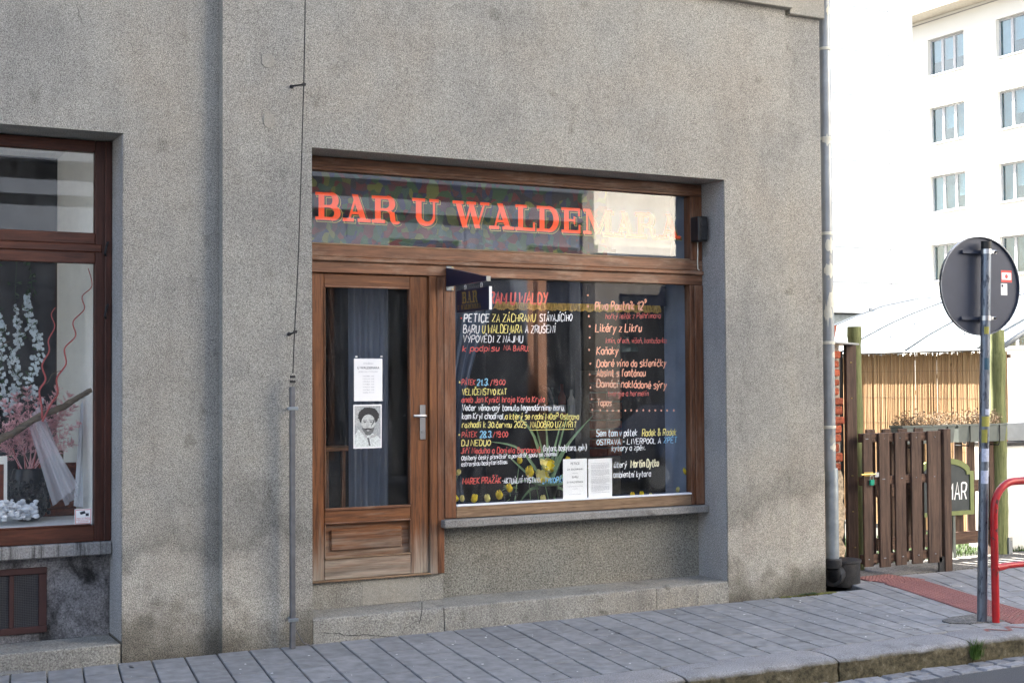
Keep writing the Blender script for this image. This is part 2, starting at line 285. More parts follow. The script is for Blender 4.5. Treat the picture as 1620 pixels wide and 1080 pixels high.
# ------------------------------------------------------------------ mesh helpers
class MB:
    def __init__(s): s.v = []; s.f = []; s.mi = []
    def add(s, vs, fs):
        o = len(s.v); s.v += [tuple(v) for v in vs]; s.f += [tuple(i+o for i in f) for f in fs]; return s
    def box(s, x0, x1, y0, y1, z0, z1, j=0):
        vs = [(x, y, z) for x in (x0, x1) for y in (y0, y1) for z in (z0, z1)]
        if j: vs = [tuple(c+random.uniform(-j, j) for c in v) for v in vs]
        return s.add(vs, [(0, 1, 3, 2), (4, 6, 7, 5), (0, 4, 5, 1), (2, 3, 7, 6), (0, 2, 6, 4), (1, 5, 7, 3)])
    def cbox(s, x0, x1, y0, y1, z0, z1, c=.003):                     # box with all edges chamfered
        X = (x0, x1); Y = (y0, y1); Z = (z0, z1); vs = []; ix = {}
        for i in (0, 1):
            for j in (0, 1):
                for k in (0, 1):
                    sx, sy, sz = (1, -1)[i]*c, (1, -1)[j]*c, (1, -1)[k]*c
                    for a, p in (('x', (X[i], Y[j]+sy, Z[k]+sz)), ('y', (X[i]+sx, Y[j], Z[k]+sz)), ('z', (X[i]+sx, Y[j]+sy, Z[k]))):
                        ix[(i, j, k, a)] = len(vs); vs.append(p)
        g = lambda i, j, k, a: ix[(i, j, k, a)]
        fs = []
        for i in (0, 1): fs.append([g(i, 0, 0, 'x'), g(i, 1, 0, 'x'), g(i, 1, 1, 'x'), g(i, 0, 1, 'x')][::(1 if i else -1)])
        for j in (0, 1): fs.append([g(0, j, 0, 'y'), g(0, j, 1, 'y'), g(1, j, 1, 'y'), g(1, j, 0, 'y')][::(1 if j else -1)])
        for k in (0, 1): fs.append([g(0, 0, k, 'z'), g(1, 0, k, 'z'), g(1, 1, k, 'z'), g(0, 1, k, 'z')][::(1 if k else -1)])
        for i in (0, 1):
            for j in (0, 1): fs.append((g(i, j, 0, 'x'), g(i, j, 0, 'y'), g(i, j, 1, 'y'), g(i, j, 1, 'x')))
            for k in (0, 1): fs.append((g(i, 0, k, 'x'), g(i, 0, k, 'z'), g(i, 1, k, 'z'), g(i, 1, k, 'x')))
        for j in (0, 1):
            for k in (0, 1): fs.append((g(0, j, k, 'y'), g(0, j, k, 'z'), g(1, j, k, 'z'), g(1, j, k, 'y')))
        for i in (0, 1):
            for j in (0, 1):
                for k in (0, 1): fs.append((g(i, j, k, 'x'), g(i, j, k, 'y'), g(i, j, k, 'z')))
        return s.add(vs, fs)
    def tube(s, pts, r, seg=8, cap=True):
        pts = [Vector(p) for p in pts]; n = len(pts); rs = r if isinstance(r, (list, tuple)) else [r]*n
        o = len(s.v); up = None; rings = []
        for i, p in enumerate(pts):
            t = (pts[min(i+1, n-1)]-pts[max(i-1, 0)]).normalized()
            if up is None: up = t.orthogonal().normalized()
            up = (up - t*up.dot(t)); up = up.normalized() if up.length > 1e-6 else t.orthogonal().normalized()
            sd_ = t.cross(up)
            rings.append([p+(math.cos(2*math.pi*k/seg)*up+math.sin(2*math.pi*k/seg)*sd_)*rs[i] for k in range(seg)])
        vs = [v for r_ in rings for v in r_]
        fs = [(i*seg+k, i*seg+(k+1) % seg, (i+1)*seg+(k+1) % seg, (i+1)*seg+k) for i in range(n-1) for k in range(seg)]
        if cap: fs += [tuple(range(seg))[::-1], tuple((n-1)*seg+k for k in range(seg))]
        return s.add(vs, fs)
    def lathe(s, prof, cx, cy, seg=24, cap=True, sx=1, sy=1):
        vs = [(cx+r*math.cos(2*math.pi*k/seg)*sx, cy+r*math.sin(2*math.pi*k/seg)*sy, z) for r, z in prof for k in range(seg)]
        n = len(prof)
        fs = [(i*seg+k, i*seg+(k+1) % seg, (i+1)*seg+(k+1) % seg, (i+1)*seg+k) for i in range(n-1) for k in range(seg)]
        if cap: fs += [tuple(range(seg))[::-1], tuple((n-1)*seg+k for k in range(seg))]
        return s.add(vs, fs)
    def sphere(s, c, r, seg=10, rings=6, sz=(1, 1, 1)):
        c = Vector(c); vs = [c+Vector((0, 0, -r*sz[2]))]
        for i in range(1, rings):
            a = -math.pi/2+math.pi*i/rings
            vs += [c+Vector((r*math.cos(a)*math.cos(2*math.pi*k/seg)*sz[0], r*math.cos(a)*math.sin(2*math.pi*k/seg)*sz[1], r*math.sin(a)*sz[2])) for k in range(seg)]
        vs.append(c+Vector((0, 0, r*sz[2]))); t = len(vs)-1
        fs = [(0, 1+(k+1) % seg, 1+k) for k in range(seg)]
        for i in range(rings-2): fs += [(1+i*seg+k, 1+i*seg+(k+1) % seg, 1+(i+1)*seg+(k+1) % seg, 1+(i+1)*seg+k) for k in range(seg)]
        fs += [(t, 1+(rings-2)*seg+k, 1+(rings-2)*seg+(k+1) % seg) for k in range(seg)]
        return s.add(vs, fs)
    def prism(s, poly, axis, a, b):                                   # polygon extruded along an axis
        P = {'x': lambda u, v, w: (w, u, v), 'y': lambda u, v, w: (u, w, v), 'z': lambda u, v, w: (u, v, w)}[axis]; n = len(poly)
        vs = [P(u, v, a) for u, v in poly]+[P(u, v, b) for u, v in poly]
        return s.add(vs, [tuple(range(n))[::-1], tuple(range(n, 2*n))]+[(i, (i+1) % n, n+(i+1) % n, n+i) for i in range(n)])
    def build(s, name, mat, parent=None, smooth=False, **props):
        off = Vector(parent_loc(parent)) if parent else Vector((0, 0, 0))
        me = bpy.data.meshes.new(name)
        me.from_pydata([tuple(Vector(v)-off) for v in s.v], [], s.f); me.materials.append(M[mat] if isinstance(mat, str) else mat)
        bm = bmesh.new(); bm.from_mesh(me); bmesh.ops.recalc_face_normals(bm, faces=bm.faces); bm.to_mesh(me); bm.free()
        if smooth:
            for p in me.polygons: p.use_smooth = True
            if smooth == 'auto': me.set_sharp_from_angle(angle=math.radians(38))
        me.update(); o = bpy.data.objects.new(name, me); COL.objects.link(o)
        if parent: o.parent = parent
        for k, v in props.items(): o[k] = v
        return o
def parent_loc(p):
    v = Vector((0, 0, 0))
    while p: v += p.location; p = p.parent
    return v
def thing(name, label, cat, loc=(0, 0, 0), group=None):
    o = bpy.data.objects.new(name, None); COL.objects.link(o); o.location = loc; o.empty_display_size = .1
    o['label'] = label; o['category'] = cat
    if group: o['group'] = group
    return o
def sub(name, parent):
    o = bpy.data.objects.new(name, None); COL.objects.link(o); o.parent = parent; return o
def one(o, label, cat, group=None):
    o['label'] = label; o['category'] = cat
    if group: o['group'] = group
    return o
def wallgrid(mb, x0, x1, z0, z1, y, t, holes, ax='y'):                # wall slab with rectangular openings and real reveals
    xs = sorted({x0, x1, *[h[0] for h in holes], *[h[1] for h in holes]}); zs = sorted({z0, z1, *[h[2] for h in holes], *[h[3] for h in holes]})
    xs = [a for a in xs if x0 <= a <= x1]; zs = [a for a in zs if z0 <= a <= z1]
    inh = lambda a, b: any(h[0] < a < h[1] and h[2] < b < h[3] for h in holes)
    P = (lambda u, v, w: (u, w, v)) if ax == 'y' else (lambda u, v, w: (w, u, v))
    solid = {(i, j): not inh((xs[i]+xs[i+1])/2, (zs[j]+zs[j+1])/2) for i in range(len(xs)-1) for j in range(len(zs)-1)}
    for (i, j), s_ in solid.items():
        if not s_: continue
        a, b, c, d = xs[i], xs[i+1], zs[j], zs[j+1]
        for w_ in (y, y+t): mb.add([P(a, c, w_), P(b, c, w_), P(b, d, w_), P(a, d, w_)], [(0, 1, 2, 3)])
        for (di, dj), e in {(-1, 0): ((a, c), (a, d)), (1, 0): ((b, c), (b, d)), (0, -1): ((a, c), (b, c)), (0, 1): ((a, d), (b, d))}.items():
            if not solid.get((i+di, j+dj), False):
                mb.add([P(*e[0], y), P(*e[1], y), P(*e[1], y+t), P(*e[0], y+t)], [(0, 1, 2, 3)])
    bmm = mb
    return mb

# ------------------------------------------------------------------ ground, pavement, kerb, road
MB().box(-40, 60, -1.90, 60, -.35, -.056).build('ground', 'bed', kind='structure')
MB().box(-40, 60, -8.2, -2.205, -.35, -.134).build('road', 'asphalt', kind='structure')
MB().box(-40, 60, -60, -8.21, -.35, .0).build('far_pavement', 'bed', kind='structure')
pav = MB().box(-12, .3, -1.64, .45, -.2, -.004).build('pavement', 'slab', kind='structure')
def shear(x, y):                                                      # the paving strips run slightly askew to the wall and fan out past the corner
    k = .15 + (max(0, x-6.6)*.16 if x > 6.6 else 0)
    return x + y*k
def tact_c(y):                                                        # centre line of the red tactile band
    return 8.08 + (-.03 if y > .2 else (y-.2)*.32) + (0.10*(y+1.0)**2 if y < -1 else 0)
def slab(x0, x1, y0, y1, z=0.0, parent=pav, mat='slab', name='paving_slab'):
    c = .004; g = .0042
    dz = random.uniform(-.0025, .0015)
    q = [(shear(x, y), y) for x, y in ((x0+g, y0+.0018), (x1-g, y0+.0018), (x1-g, y1-.0018), (x0+g, y1-.0018))]
    cx = sum(p[0] for p in q)/4; cy_ = sum(p[1] for p in q)/4
    q = [(a-cx, b-cy_) for a, b in q]
    inn = [(a*(1-2*c/.2), b*(1-2*c/.4)) for a, b in q]
    mb = MB().add([(a, b, -.05) for a, b in q]+[(a, b, -.006) for a, b in q]+[(a, b, 0) for a, b in inn],
                  [(0, 1, 2, 3)]+[(i, (i+1) % 4, 4+(i+1) % 4, 4+i) for i in range(4)]+[(4+i, 4+(i+1) % 4, 8+(i+1) % 4, 8+i) for i in range(4)]+[(8, 9, 10, 11)])
    o = mb.build(name, mat, parent); o.location = (cx, cy_, z+dz); return o
x = .32; i = 0
while x < 11.4:
    y = -1.66+random.choice((0, .2)) ; top = -.002 if x < 7.35 else .42
    ys = [-1.66]; yy = -1.66+(.4 if i % 2 else .2)
    while yy < top-.08: ys.append(yy); yy += .4
    ys.append(top)
    for a, b in zip(ys, ys[1:]):
        cx, cyy = shear(x+.1, (a+b)/2), (a+b)/2
        if abs(cx-tact_c(cyy)) < .13 : continue
        if cx < .95 - 0 and cyy < -1.0: pass
        slab(x, x+.2, a, b)
    x += .2; i += 1
# red tactile tiles: one mesh, copied
tm = MB(); tm.cbox(-.099, .099, -.099, .099, -.05, .006, .004)
for a in range(5):
    for b in range(5):
        cx, cy2 = -.078+a*.039, -.078+b*.039
        tm.add([(cx-.011, cy2-.011, .0061), (cx+.011, cy2-.011, .0061), (cx+.011, cy2+.011, .0061), (cx-.011, cy2+.011, .0061)]+[(cx-.006, cy2-.006, .0105), (cx+.006, cy2-.006, .0105), (cx+.006, cy2+.006, .0105), (cx-.006, cy2+.006, .0105)],
               [(0, 1, 5, 4), (1, 2, 6, 5), (2, 3, 7, 6), (3, 0, 4, 7), (4, 5, 6, 7)])
t0 = tm.build('tactile_tile', 'tactile', pav); first = True
for k in range(11):
    y = .40-k*.2; d = (tact_c(y-.05)-tact_c(y+.05))/.1; ang = math.atan(-d)*-1
    for s_ in (-.1, .1):
        o = t0 if first else t0.copy()
        if not first: COL.objects.link(o)
        first = False; o.location = (tact_c(y)+s_, y+s_*d*-.0, 0); o.rotation_euler.z = math.atan(d)*1.0
MB().box(-12, 1.2, -.001, .09, -.1, .002).build('wall_footing', 'step', kind='structure')
# kerb
kerb = MB().box(-12, .3, -1.96, -1.66, -.3, -.002).build('kerb', 'kerb', kind='structure')
kx = [.35, 1.25, 2.35, 3.42, 4.47, 5.57, 6.665, 7.8, 8.9, 10.0]
for a, b in zip(kx, kx[1:]):
    n, mb = 16, MB(); rows = []
    prof = [(-1.665, -.05), (-1.668, 0), (-1.80, .002), (-1.925, -.002), (-1.952, -.012), (-1.966, -.03), (-1.963, -.075), (-1.968, -.12), (-1.965, -.2)]
    for k in range(n+1):
        t = k/n; xx = a+.008+(b-a-.016)*t; end = .012 if k in (0, n) else 0
        rows.append([(xx+(yy+1.665)*.08, yy+(end if yy < -1.9 else 0)+(random.uniform(-.009, .009) if zz < -.005 else random.uniform(-.003, .003) if yy < -1.9 else 0), zz+(-end*.7 if zz > -.03 else 0)+random.uniform(-.002, .001)) for yy, zz in prof])
    m_ = len(prof); vs = [v for r_ in rows for v in r_]
    fs = [(k*m_+j, k*m_+j+1, (k+1)*m_+j+1, (k+1)*m_+j) for k in range(n) for j in range(m_-1)]
    fs += [tuple(range(m_)), tuple(n*m_+j for j in range(m_))]
    mb.add(vs, fs).build('kerb_stone', 'kerb', kerb, smooth='auto')
# granite setts along the gutter
road_set = MB().box(-40, 60, -2.203, -1.91, -.3, -.150).build('gutter', 'bed', kind='structure')
for row, (y0, y1) in enumerate(((-2.085, -1.975), (-2.20, -2.09))):
    x = 3.2-row*.07
    while x < 9.2:
        l = random.uniform(.13, .2)
        if not (row == 1 and random.random() < .25 and x > 5.8):
            cx, cyy = x+l/2, (y0+y1)/2; j = lambda s_=.008: random.uniform(-s_, s_)
            q = [(-l/2+j(), (y0-y1)/2+j(.006)), (l/2+j(), (y0-y1)/2+j(.006)), (l/2+j(), (y1-y0)/2+j(.004)), (-l/2+j(), (y1-y0)/2+j(.004))]
            h = [random.uniform(-.006, .004) for _ in q]
            mb = MB().add([(u*.97, v*.97, -.06) for u, v in q]+[(u*.97, v*.97, -.014) for u, v in q]+[(u*.86, v*.82, e) for (u, v), e in zip(q, h)],
                          [(i, (i+1) % 4, 4+(i+1) % 4, 4+i) for i in range(4)]+[(4+i, 4+(i+1) % 4, 8+(i+1) % 4, 8+i) for i in range(4)]+[(8, 9, 10, 11)])
            o = mb.build('granite_sett', 'sett', road_set); o.location = (cx, cyy, -.132+random.uniform(-.004, .004)); o.rotation_euler.z = random.uniform(-.05, .05)
        x += l+.008
# yard surfaces
MB().box(7.2, 30, .44, 1.02, -.05, .004).build('gravel_path', 'gravel', kind='structure')
MB().box(7.2, 30, 1.03, 24, -.05, .0).build('yard', 'bed', kind='structure')
p_ = MB(); pts = []
for k in range(22):
    a = 2*math.pi*k/22; pts.append((7.3+.33*math.cos(a)*random.uniform(.85, 1.1), -1.42+.15*math.sin(a)*random.uniform(.85, 1.1)))
p_.prism(pts, 'z', -.03, .0055).build('concrete_patch', 'gravel', kind='structure')

# ------------------------------------------------------------------ the bar's building
B = thing('corner_building', 'grey roughcast street building with the bar shopfront, brown timber window and door', 'building', (0, 0, 0))
OL, OR, OT, OB = 2.937, 6.20, 3.166, .0
mb = MB(); wallgrid(mb, 2.355, 6.80, -.1, 4.53, 0.0, .45, [(OL, OR, -.2, OT)]); mb.build('wall', 'stucco', B)
mb = MB(); wallgrid(mb, -7, 2.3545, -.1, 4.53, .085, .37, [(-2.2, 1.765, -.2, 3.177)]); mb.build('wall', 'stucco', B)
MB().box(6.801, 7.165, .035, .45, -.1, 4.50).build('corner_pier', 'stucco', B)
MB().box(-7, 7.16, .10, .47, 4.54, 12.5).build('upper_wall', 'stucco', B)
mb = MB(); wallgrid(mb, .46, 7.0, -.1, 12.5, 6.86, .303, [], ax='x'); mb.build('side_wall', 'stucco', B)
MB().box(-7, 7.16, 7.01, 7.3, -.1, 12.5).build('rear_wall', 'stucco', B)
MB().box(-7.2, 7.3, -.3, 7.5, 12.52, 12.8).build('roof', 'zincdark', B)
# string course: two stepped bands, broken forward over the pier
for nm, x0, x1, y0, z0, z1 in (('cornice_band', -7, 6.835, -.055, 4.532, 4.72), ('cornice_band', 6.836, 7.185, -.012, 4.502, 4.70), ('cornice_band', -7, 6.90, -.13, 4.721, 4.95), ('cornice_band', 6.901, 7.25, -.085, 4.701, 4.95)):
    MB().cbox(x0, x1, y0, .10, z0, z1, .005).build(nm, 'stucco_fine', B)
# smooth render margins round the opening and on the corner arris, 2 mm proud
# reveals of the bar opening (fine dark render), 2 mm inside the opening
MB().box(OR-.004, OR+.01, .012, .44, .157, OT-.004).build('reveal', 'reveal', B)
MB().box(OL-.01, OL+.004, .012, .44, .157, OT-.004).build('reveal', 'reveal', B)
MB().box(1.761, 1.775, .097, .44, .11, 3.17).build('reveal', 'reveal', B)
# step stones
for x0, x1 in ((OL+.005, 3.853), (3.860, 5.55), (5.557, OR-.006)):
    n = 14; rows = []; pr = [(.0, -.12), (-.006, -.1), (-.006, .03), (-.004, .12), (-.001, .148), (.010, .1555), (.03, .1565), (.43, .158)]
    for k in range(n+1):
        xx = x0+(x1-x0)*k/n; rows.append([(xx, y+random.uniform(-.004, .004)*(1 if z < .155 else 0), z+random.uniform(-.003, .002)*(1 if z > .1 else 0)) for y, z in pr])
    m_ = len(pr); mb = MB().add([v for r_ in rows for v in r_], [(k*m_+j, k*m_+j+1, (k+1)*m_+j+1, (k+1)*m_+j) for k in range(n) for j in range(m_-1)]+[tuple(range(m_)), tuple(n*m_+j for j in range(m_))])
    mb.build('step_stone', 'step', B)
MB().cbox(-2.1, 1.76, .09, .44, -.1, .098, .006).build('step_stone', 'step', B)
MB().box(4.0, OR-.005, .37, .46, .158, .66).build('plinth_wall', 'stucco_plinth', B)
MB().box(OL+.005, 3.999, .315, .46, .158, .335).build('threshold', 'step', B)
MB().box(3.4, 3.82, .3125, .33, .162, .325).build('threshold_patch', 'stucco_fine', B)
MB().cbox(3.972, OR-.007, .222, .42, .652, .706, .006).build('window_sill', 'sill', B)
# left window plinth and sill
MB().box(-2.1, 1.76, .43, .46, .1, .61).build('plinth_wall', 'plinth_dirty', B)
MB().cbox(-2.1, 1.758, .345, .46, .606, .684, .006).build('window_sill', 'sill_drip', B)

# door (part) with its stiles, rails, panel, glass and furniture
door = sub('door', B); Yd = .305
MB().cbox(3.02, 3.128, Yd, Yd+.055, .348, 2.385, .004).build('stile', 'wood_door_v', door)
MB().cbox(3.752, 3.886, Yd, Yd+.055, .348, 2.385, .004).build('stile', 'wood_door_v', door)
MB().cbox(3.129, 3.751, Yd+.001, Yd+.054, 2.30, 2.384, .004).build('rail', 'wood_door_h', door)
MB().cbox(3.129, 3.751, Yd+.001, Yd+.054, .725, .815, .004).build('rail', 'wood_door_h', door)
MB().cbox(3.129, 3.751, Yd+.001, Yd+.054, .349, .485, .004).build('rail', 'wood_door_h', door)
MB().box(3.129, 3.751, Yd+.035, Yd+.045, .486, .724).build('panel', 'wood_door_h', door)
MB().cbox(3.18, 3.695, Yd+.018, Yd+.036, .535, .675, .008).build('raised_panel', 'wood_door_h', door)
for a in ((3.129, 3.751, .805, .822), (3.129, 3.751, 2.293, 2.306), (3.129, 3.751, .716, .727), (3.129, 3.751, .483, .494)):
    MB().cbox(a[0]+.002, a[1]-.002, Yd-.008, Yd+.02, a[2], a[3], .003).build('bead', 'wood_h' if a[2] > .6 else 'wood_worn', door)
for a in (3.127, 3.744): MB().cbox(a, a+.01, Yd-.006, Yd+.02, .823, 2.292, .003).build('bead', 'wood_v', door)
for a in (3.127, 3.744): MB().cbox(a, a+.01, Yd-.005, Yd+.02, .495, .715, .003).build('bead', 'wood_door_v', door)
MB().box(3.13, 3.75, .330, .334, .816, 2.299).build('glass', 'glass', door)
MB().cbox(3.822, 3.862, Yd-.010, Yd+.001, 1.262, 1.50, .003).build('handle_plate', 'steel', door)
MB().tube([(3.842, Yd-.005, 1.425), (3.842, Yd-.055, 1.425), (3.835, Yd-.062, 1.425), (3.75, Yd-.062, 1.427)], .0095, 10).build('handle', 'steel', door, smooth='auto')
MB().tube([(3.842, Yd-.018, 1.32), (3.842, Yd-.005, 1.32)], .013, 12).build('lock_cylinder', 'steel', door)
MB().cbox(3.0, 3.90, .285, .36, .336, .3475, .003).build('weather_bar', 'wood_worn', B)

# shopfront frame members
fr = sub('shopfront_frame', B)
MB().cbox(2.942, 3.018, .29, .37, .337, 2.388, .004).build('jamb', 'wood_v', fr)
MB().cbox(3.889, 3.945, .285, .37, .337, 2.388, .004).build('post', 'wood_door_v', fr)
MB().cbox(3.948, 4.0, .292, .37, .337, 2.388, .004).build('post', 'wood_v', fr)
MB().cbox(2.942, OR-.006, .278, .375, 2.497, 2.575, .005).build('transom', 'wood_h', fr)
MB().cbox(2.943, OR-.006, .262, .374, 2.466, 2.496, .006).build('transom_moulding', 'wood_h', fr)
MB().cbox(2.943, OR-.006, .283, .373, 2.390, 2.465, .004).build('transom_lower', 'wood_h', fr)
MB().cbox(2.943, OR-.006, .283, .373, 3.072, 3.162, .004).build('head', 'wood_h', fr)
MB().cbox(2.944, OR-.1, .272, .30, 3.088, 3.105, .004).build('head_moulding', 'wood_h', fr)
MB().cbox(6.115, OR-.007, .275, .372, .71, 2.388, .004).build('jamb', 'wood_v', fr)
MB().cbox(6.085, OR-.007, .280, .372, 2.577, 3.070, .004).build('jamb', 'wood_v', fr)
MB().cbox(2.944, 3.02, .281, .372, 2.577, 3.070, .004).build('jamb', 'wood_v', fr)

dw = sub('display_window', B)                                         # the bar's large window
MB().cbox(4.001, 4.09, .288, .36, .711, 2.389, .004).build('frame', 'wood_v', dw)
MB().cbox(6.076, 6.114, .286, .36, .711, 2.389, .004).build('frame', 'wood_v', dw)
MB().cbox(4.0905, 6.0755, .288, .36, .711, .797, .004).build('frame', 'wood_worn', dw)
MB().cbox(4.0905, 6.0755, .280, .33, .790, .803, .003).build('bead', 'white_matte', dw)
MB().box(4.091, 6.075, .322, .327, .797, 2.389).build('glass', 'glass', dw)
fw = sub('fanlight', B)
MB().cbox(3.021, 6.084, .285, .33, 2.5755, 2.588, .003).build('frame', 'wood_worn', fw)
MB().box(3.021, 6.083, .322, .327, 2.588, 3.071).build('glass', 'glass', fw)

# left shop window (dark red timber)
lw = sub('shop_window', B)
MB().cbox(1.66, 1.757, .395, .46, .685, 3.17, .004).build('frame', 'wood_red_v', lw)
MB().cbox(1.718, 1.7585, .375, .40, .688, 3.168, .004).build('frame', 'wood_red_v', lw)
MB().cbox(-2.1, 1.659, .395, .46, .686, .785, .004).build('frame', 'wood_red_h', lw)
MB().cbox(-2.1, 1.659, .395, .46, 3.10, 3.17, .004).build('frame', 'wood_red_h', lw)
MB().cbox(-2.1, 1.659, .392, .46, 2.405, 2.475, .004).build('transom', 'wood_red_h', lw)
MB().cbox(-2.1, 1.70, .385, .459, 2.4755, 2.525, .006).build('transom', 'wood_red_h', lw)
MB().cbox(-2.1, 1.659, .392, .46, 2.5255, 2.595, .004).build('transom', 'wood_red_h', lw)
MB().cbox(-2.1, 1.64, .388, .41, .785, .795, .003).build('bead', 'wood_red_h', lw)
MB().box(-2.1, 1.66, .432, .437, .785, 2.405).build('glass', 'glass', lw)
MB().box(-2.1, 1.66, .432, .437, 2.595, 3.10).build('glass', 'glass', lw)
for z in (2.505, 2.115):
    MB().tube([(1.735, .375, z+.035), (1.725, .355, z+.025), (1.712, .36, z-.04), (1.722, .375, z-.05)], .007, 6).build('window_catch', 'iron', lw)
cw = sub('cellar_window', B)
for a in ((-2, 1.385, .506, .545), (-2, 1.385, .15, .19)): MB().cbox(a[0], a[1], .415, .44, a[2], a[3], .003).build('frame', 'maroon', cw)
for a in ((1.337, 1.384), (1.165, 1.193), (.7, .74)): MB().cbox(a[0], a[1], .417, .439, .1905, .5055, .003).build('frame', 'maroon', cw)
MB().box(-2, 1.34, .4285, .4295, .19, .506).build('dark_pane', 'dark', cw)
mm = MB()
for k in range(60):
    xx = .75+k*.0102
    if xx < 1.335: mm.box(xx, xx+.0016, .4262, .4275, .19, .506)
for k in range(31): mm.box(.74, 1.336, .4266, .428, .192+k*.0102, .1936+k*.0102)
mm.build('wire_screen', 'mesh', cw, kind='stuff')

# interiors
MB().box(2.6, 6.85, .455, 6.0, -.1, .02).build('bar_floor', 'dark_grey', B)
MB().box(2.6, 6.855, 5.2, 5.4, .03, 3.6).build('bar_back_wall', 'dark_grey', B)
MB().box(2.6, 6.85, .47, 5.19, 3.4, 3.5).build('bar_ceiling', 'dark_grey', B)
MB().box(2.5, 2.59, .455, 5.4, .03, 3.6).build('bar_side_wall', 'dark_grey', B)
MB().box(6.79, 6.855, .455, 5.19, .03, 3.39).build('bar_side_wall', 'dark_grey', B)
MB().box(4.02, 6.3, .46, .85, .72, .765).build('window_ledge', 'navycloth', B)
MB().box(3.03, 5.42, .42, .43, 2.56, 3.10).build('fanlight_panel', 'pattern', B)
MB().box(5.421, 6.13, .60, .61, 2.5, 3.16).build('fanlight_backing', 'curtain', B)
MB().box(-3, 1.70, .46, 1.5, .70, .782).build('display_shelf', 'white', B)
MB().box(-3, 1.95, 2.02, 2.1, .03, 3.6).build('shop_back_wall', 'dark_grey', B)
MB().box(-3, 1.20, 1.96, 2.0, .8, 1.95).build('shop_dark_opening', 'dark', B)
MB().box(1.70, 1.95, .461, 2.015, .0, 3.6).build('shop_side_wall', 'cream', B)
MB().box(-3, 1.70, .461, 2.0, 3.3, 3.4).build('shop_ceiling', 'cream', B)

# patches and cracks on the render
for (px, py, r) in ((423, 96, .045), (425, 190, .045)):
    p = at(px, py, 0); pts = [(p.x+r*random.uniform(.8, 1.1)*math.cos(k*.52), p.z+r*1.05*random.uniform(.85, 1.1)*math.sin(k*.52)) for k in range(12)]
    MB().prism(pts, 'y', -.0045, .001).build('render_patch', 'stucco_fine', B)
def crack(pts, Y, w_=.0012, parent=B):
    mb = MB(); q = []
    for (a, b), (c, d) in zip(pts, pts[1:]):
        for t in (0, .25, .5, .75): q.append((a+(c-a)*t+random.uniform(-2, 2), b+(d-b)*t+random.uniform(-2, 2)))
    q.append(pts[-1]); P = [at(u, v, Y) for u, v in q]
    for k, (a, b) in enumerate(zip(P, P[1:])):
        d = (b-a).normalized(); n_ = Vector((-d.z, 0, d.x))*w_*random.uniform(.5, 1.3)
        mb.add([(a-n_), (b-n_), (b+n_), (a+n_)], [(0, 1, 2, 3)])
    mb.build('crack', 'bed', parent)
crack([(120, 0), (124, 22), (131, 38)], .0825); crack([(205, 65), (212, 84), (222, 86)], .0825)
crack([(440, 239), (462, 242), (462, 262)], -.002, .0009); crack([(667, 953), (664, 1000)], -.0085, .0025); crack([(640, 994), (655, 984), (665, 981)], -.0105, .0012)
crack([(512, 1000), (545, 1003), (575, 1004), (625, 1005)], -.0105, .002); crack([(1240, 770), (1225, 800), (1215, 830)], -.002, .0008); crack([(650, 150), (646, 210)], -.002, .0006)

# ------------------------------------------------------------------ brush lettering
G = {}
for ln in '''A 4 022842 1434
B 4 0208 ~0828372505 ~0535443202
C 4 ~4738180604123243
D 4 0208 ~0828464432? 
E 4 48080242 0535
F 4 480802 0535
G 4 ~4738180604123244 4424
H 4 0208 4842 0545
I 2 1812
J 3 ~38332203
K 4 0208 480542
L 4 080242
M 5 0208345852
N 4 02084248
O 4 ~28060422444628
P 4 0208 ~0838473505
R 4 0208 ~0838473505 2542
S 4 ~47381807153543321203
T 4 0848 2822
U 4 ~080412324448
V 4 082248
W 6 0812365268
Y 4 0825 4822
Z 4 08480242
0 4 ~28060422444628
1 2 062822
2 4 ~0718384602 0242
3 4 ~07183847352544321203
4 4 380444 3632
5 4 480805 ~0535443202
6 4 ~38050322433504
8 4 ~250728472503224325
9 4 ~462506284744422212
a 3 ~352605032233 3632
b 3 0802 ~052635332203
c 3 ~352605032233
d 3 ~352605032233 3832
e 3 ~0434352605032233
f 3 ~381712 0626
g 3 ~352605032233 ~36312000
h 3 0802 ~05263532
i 1 0602 0708
j 2 ~161100 1718
k 3 0802 360432
l 1 0802
m 5 0602 ~05162522 ~25465552
n 3 0602 ~05263532
o 3 ~26050322333526
p 3 0600 ~052635332203
r 3 0602 ~041636
s 3 ~35260524332202
t 3 ~18132232 0636
u 3 ~06031233 3632
v 3 061236
y 3 0613 3600
z 3 06360232
. 1 0203
, 1 1301
: 1 0203 0506
- 3 0535
/ 3 0138
& 4 ~42071827041245
( 2 ~29060421
) 2 ~09262401
° 2 ~0819280708? 
„ 2 0301 2321
“ 2 0908 2927'''.split('\n'):
    t = ln.split(' '); ch = t[0]; st = []
    if ch == 'D': t = ['D', '4', '0208', '~082846443202']
    if ch == '°': t = ['°', '2', '~081928170708'[:11]]
    for s_ in t[2:]:
        if not s_ or s_ == '?': continue
        sm = s_[0] == '~'; s_ = s_.lstrip('~'); s_ = ''.join(c for c in s_ if c.isdigit())
        st.append((sm, [(int(s_[k]), int(s_[k+1])-2) for k in range(0, len(s_)-1, 2)]))
    G[ch] = (int(t[1]), st)
import unicodedata
def catmull(p, k=4):
    if len(p) < 3: return p
    q = [p[0]]+p+[p[-1]]; out = []
    for i in range(1, len(q)-2):
        for j in range(k):
            t = j/k; a, b, c, d = q[i-1:i+3]
            out.append(tuple(.5*(2*b[m]+(c[m]-a[m])*t+(2*a[m]-5*b[m]+4*c[m]-d[m])*t*t+(3*b[m]-a[m]-3*c[m]+d[m])*t**3) for m in (0, 1)))
    return out+[p[-1]]
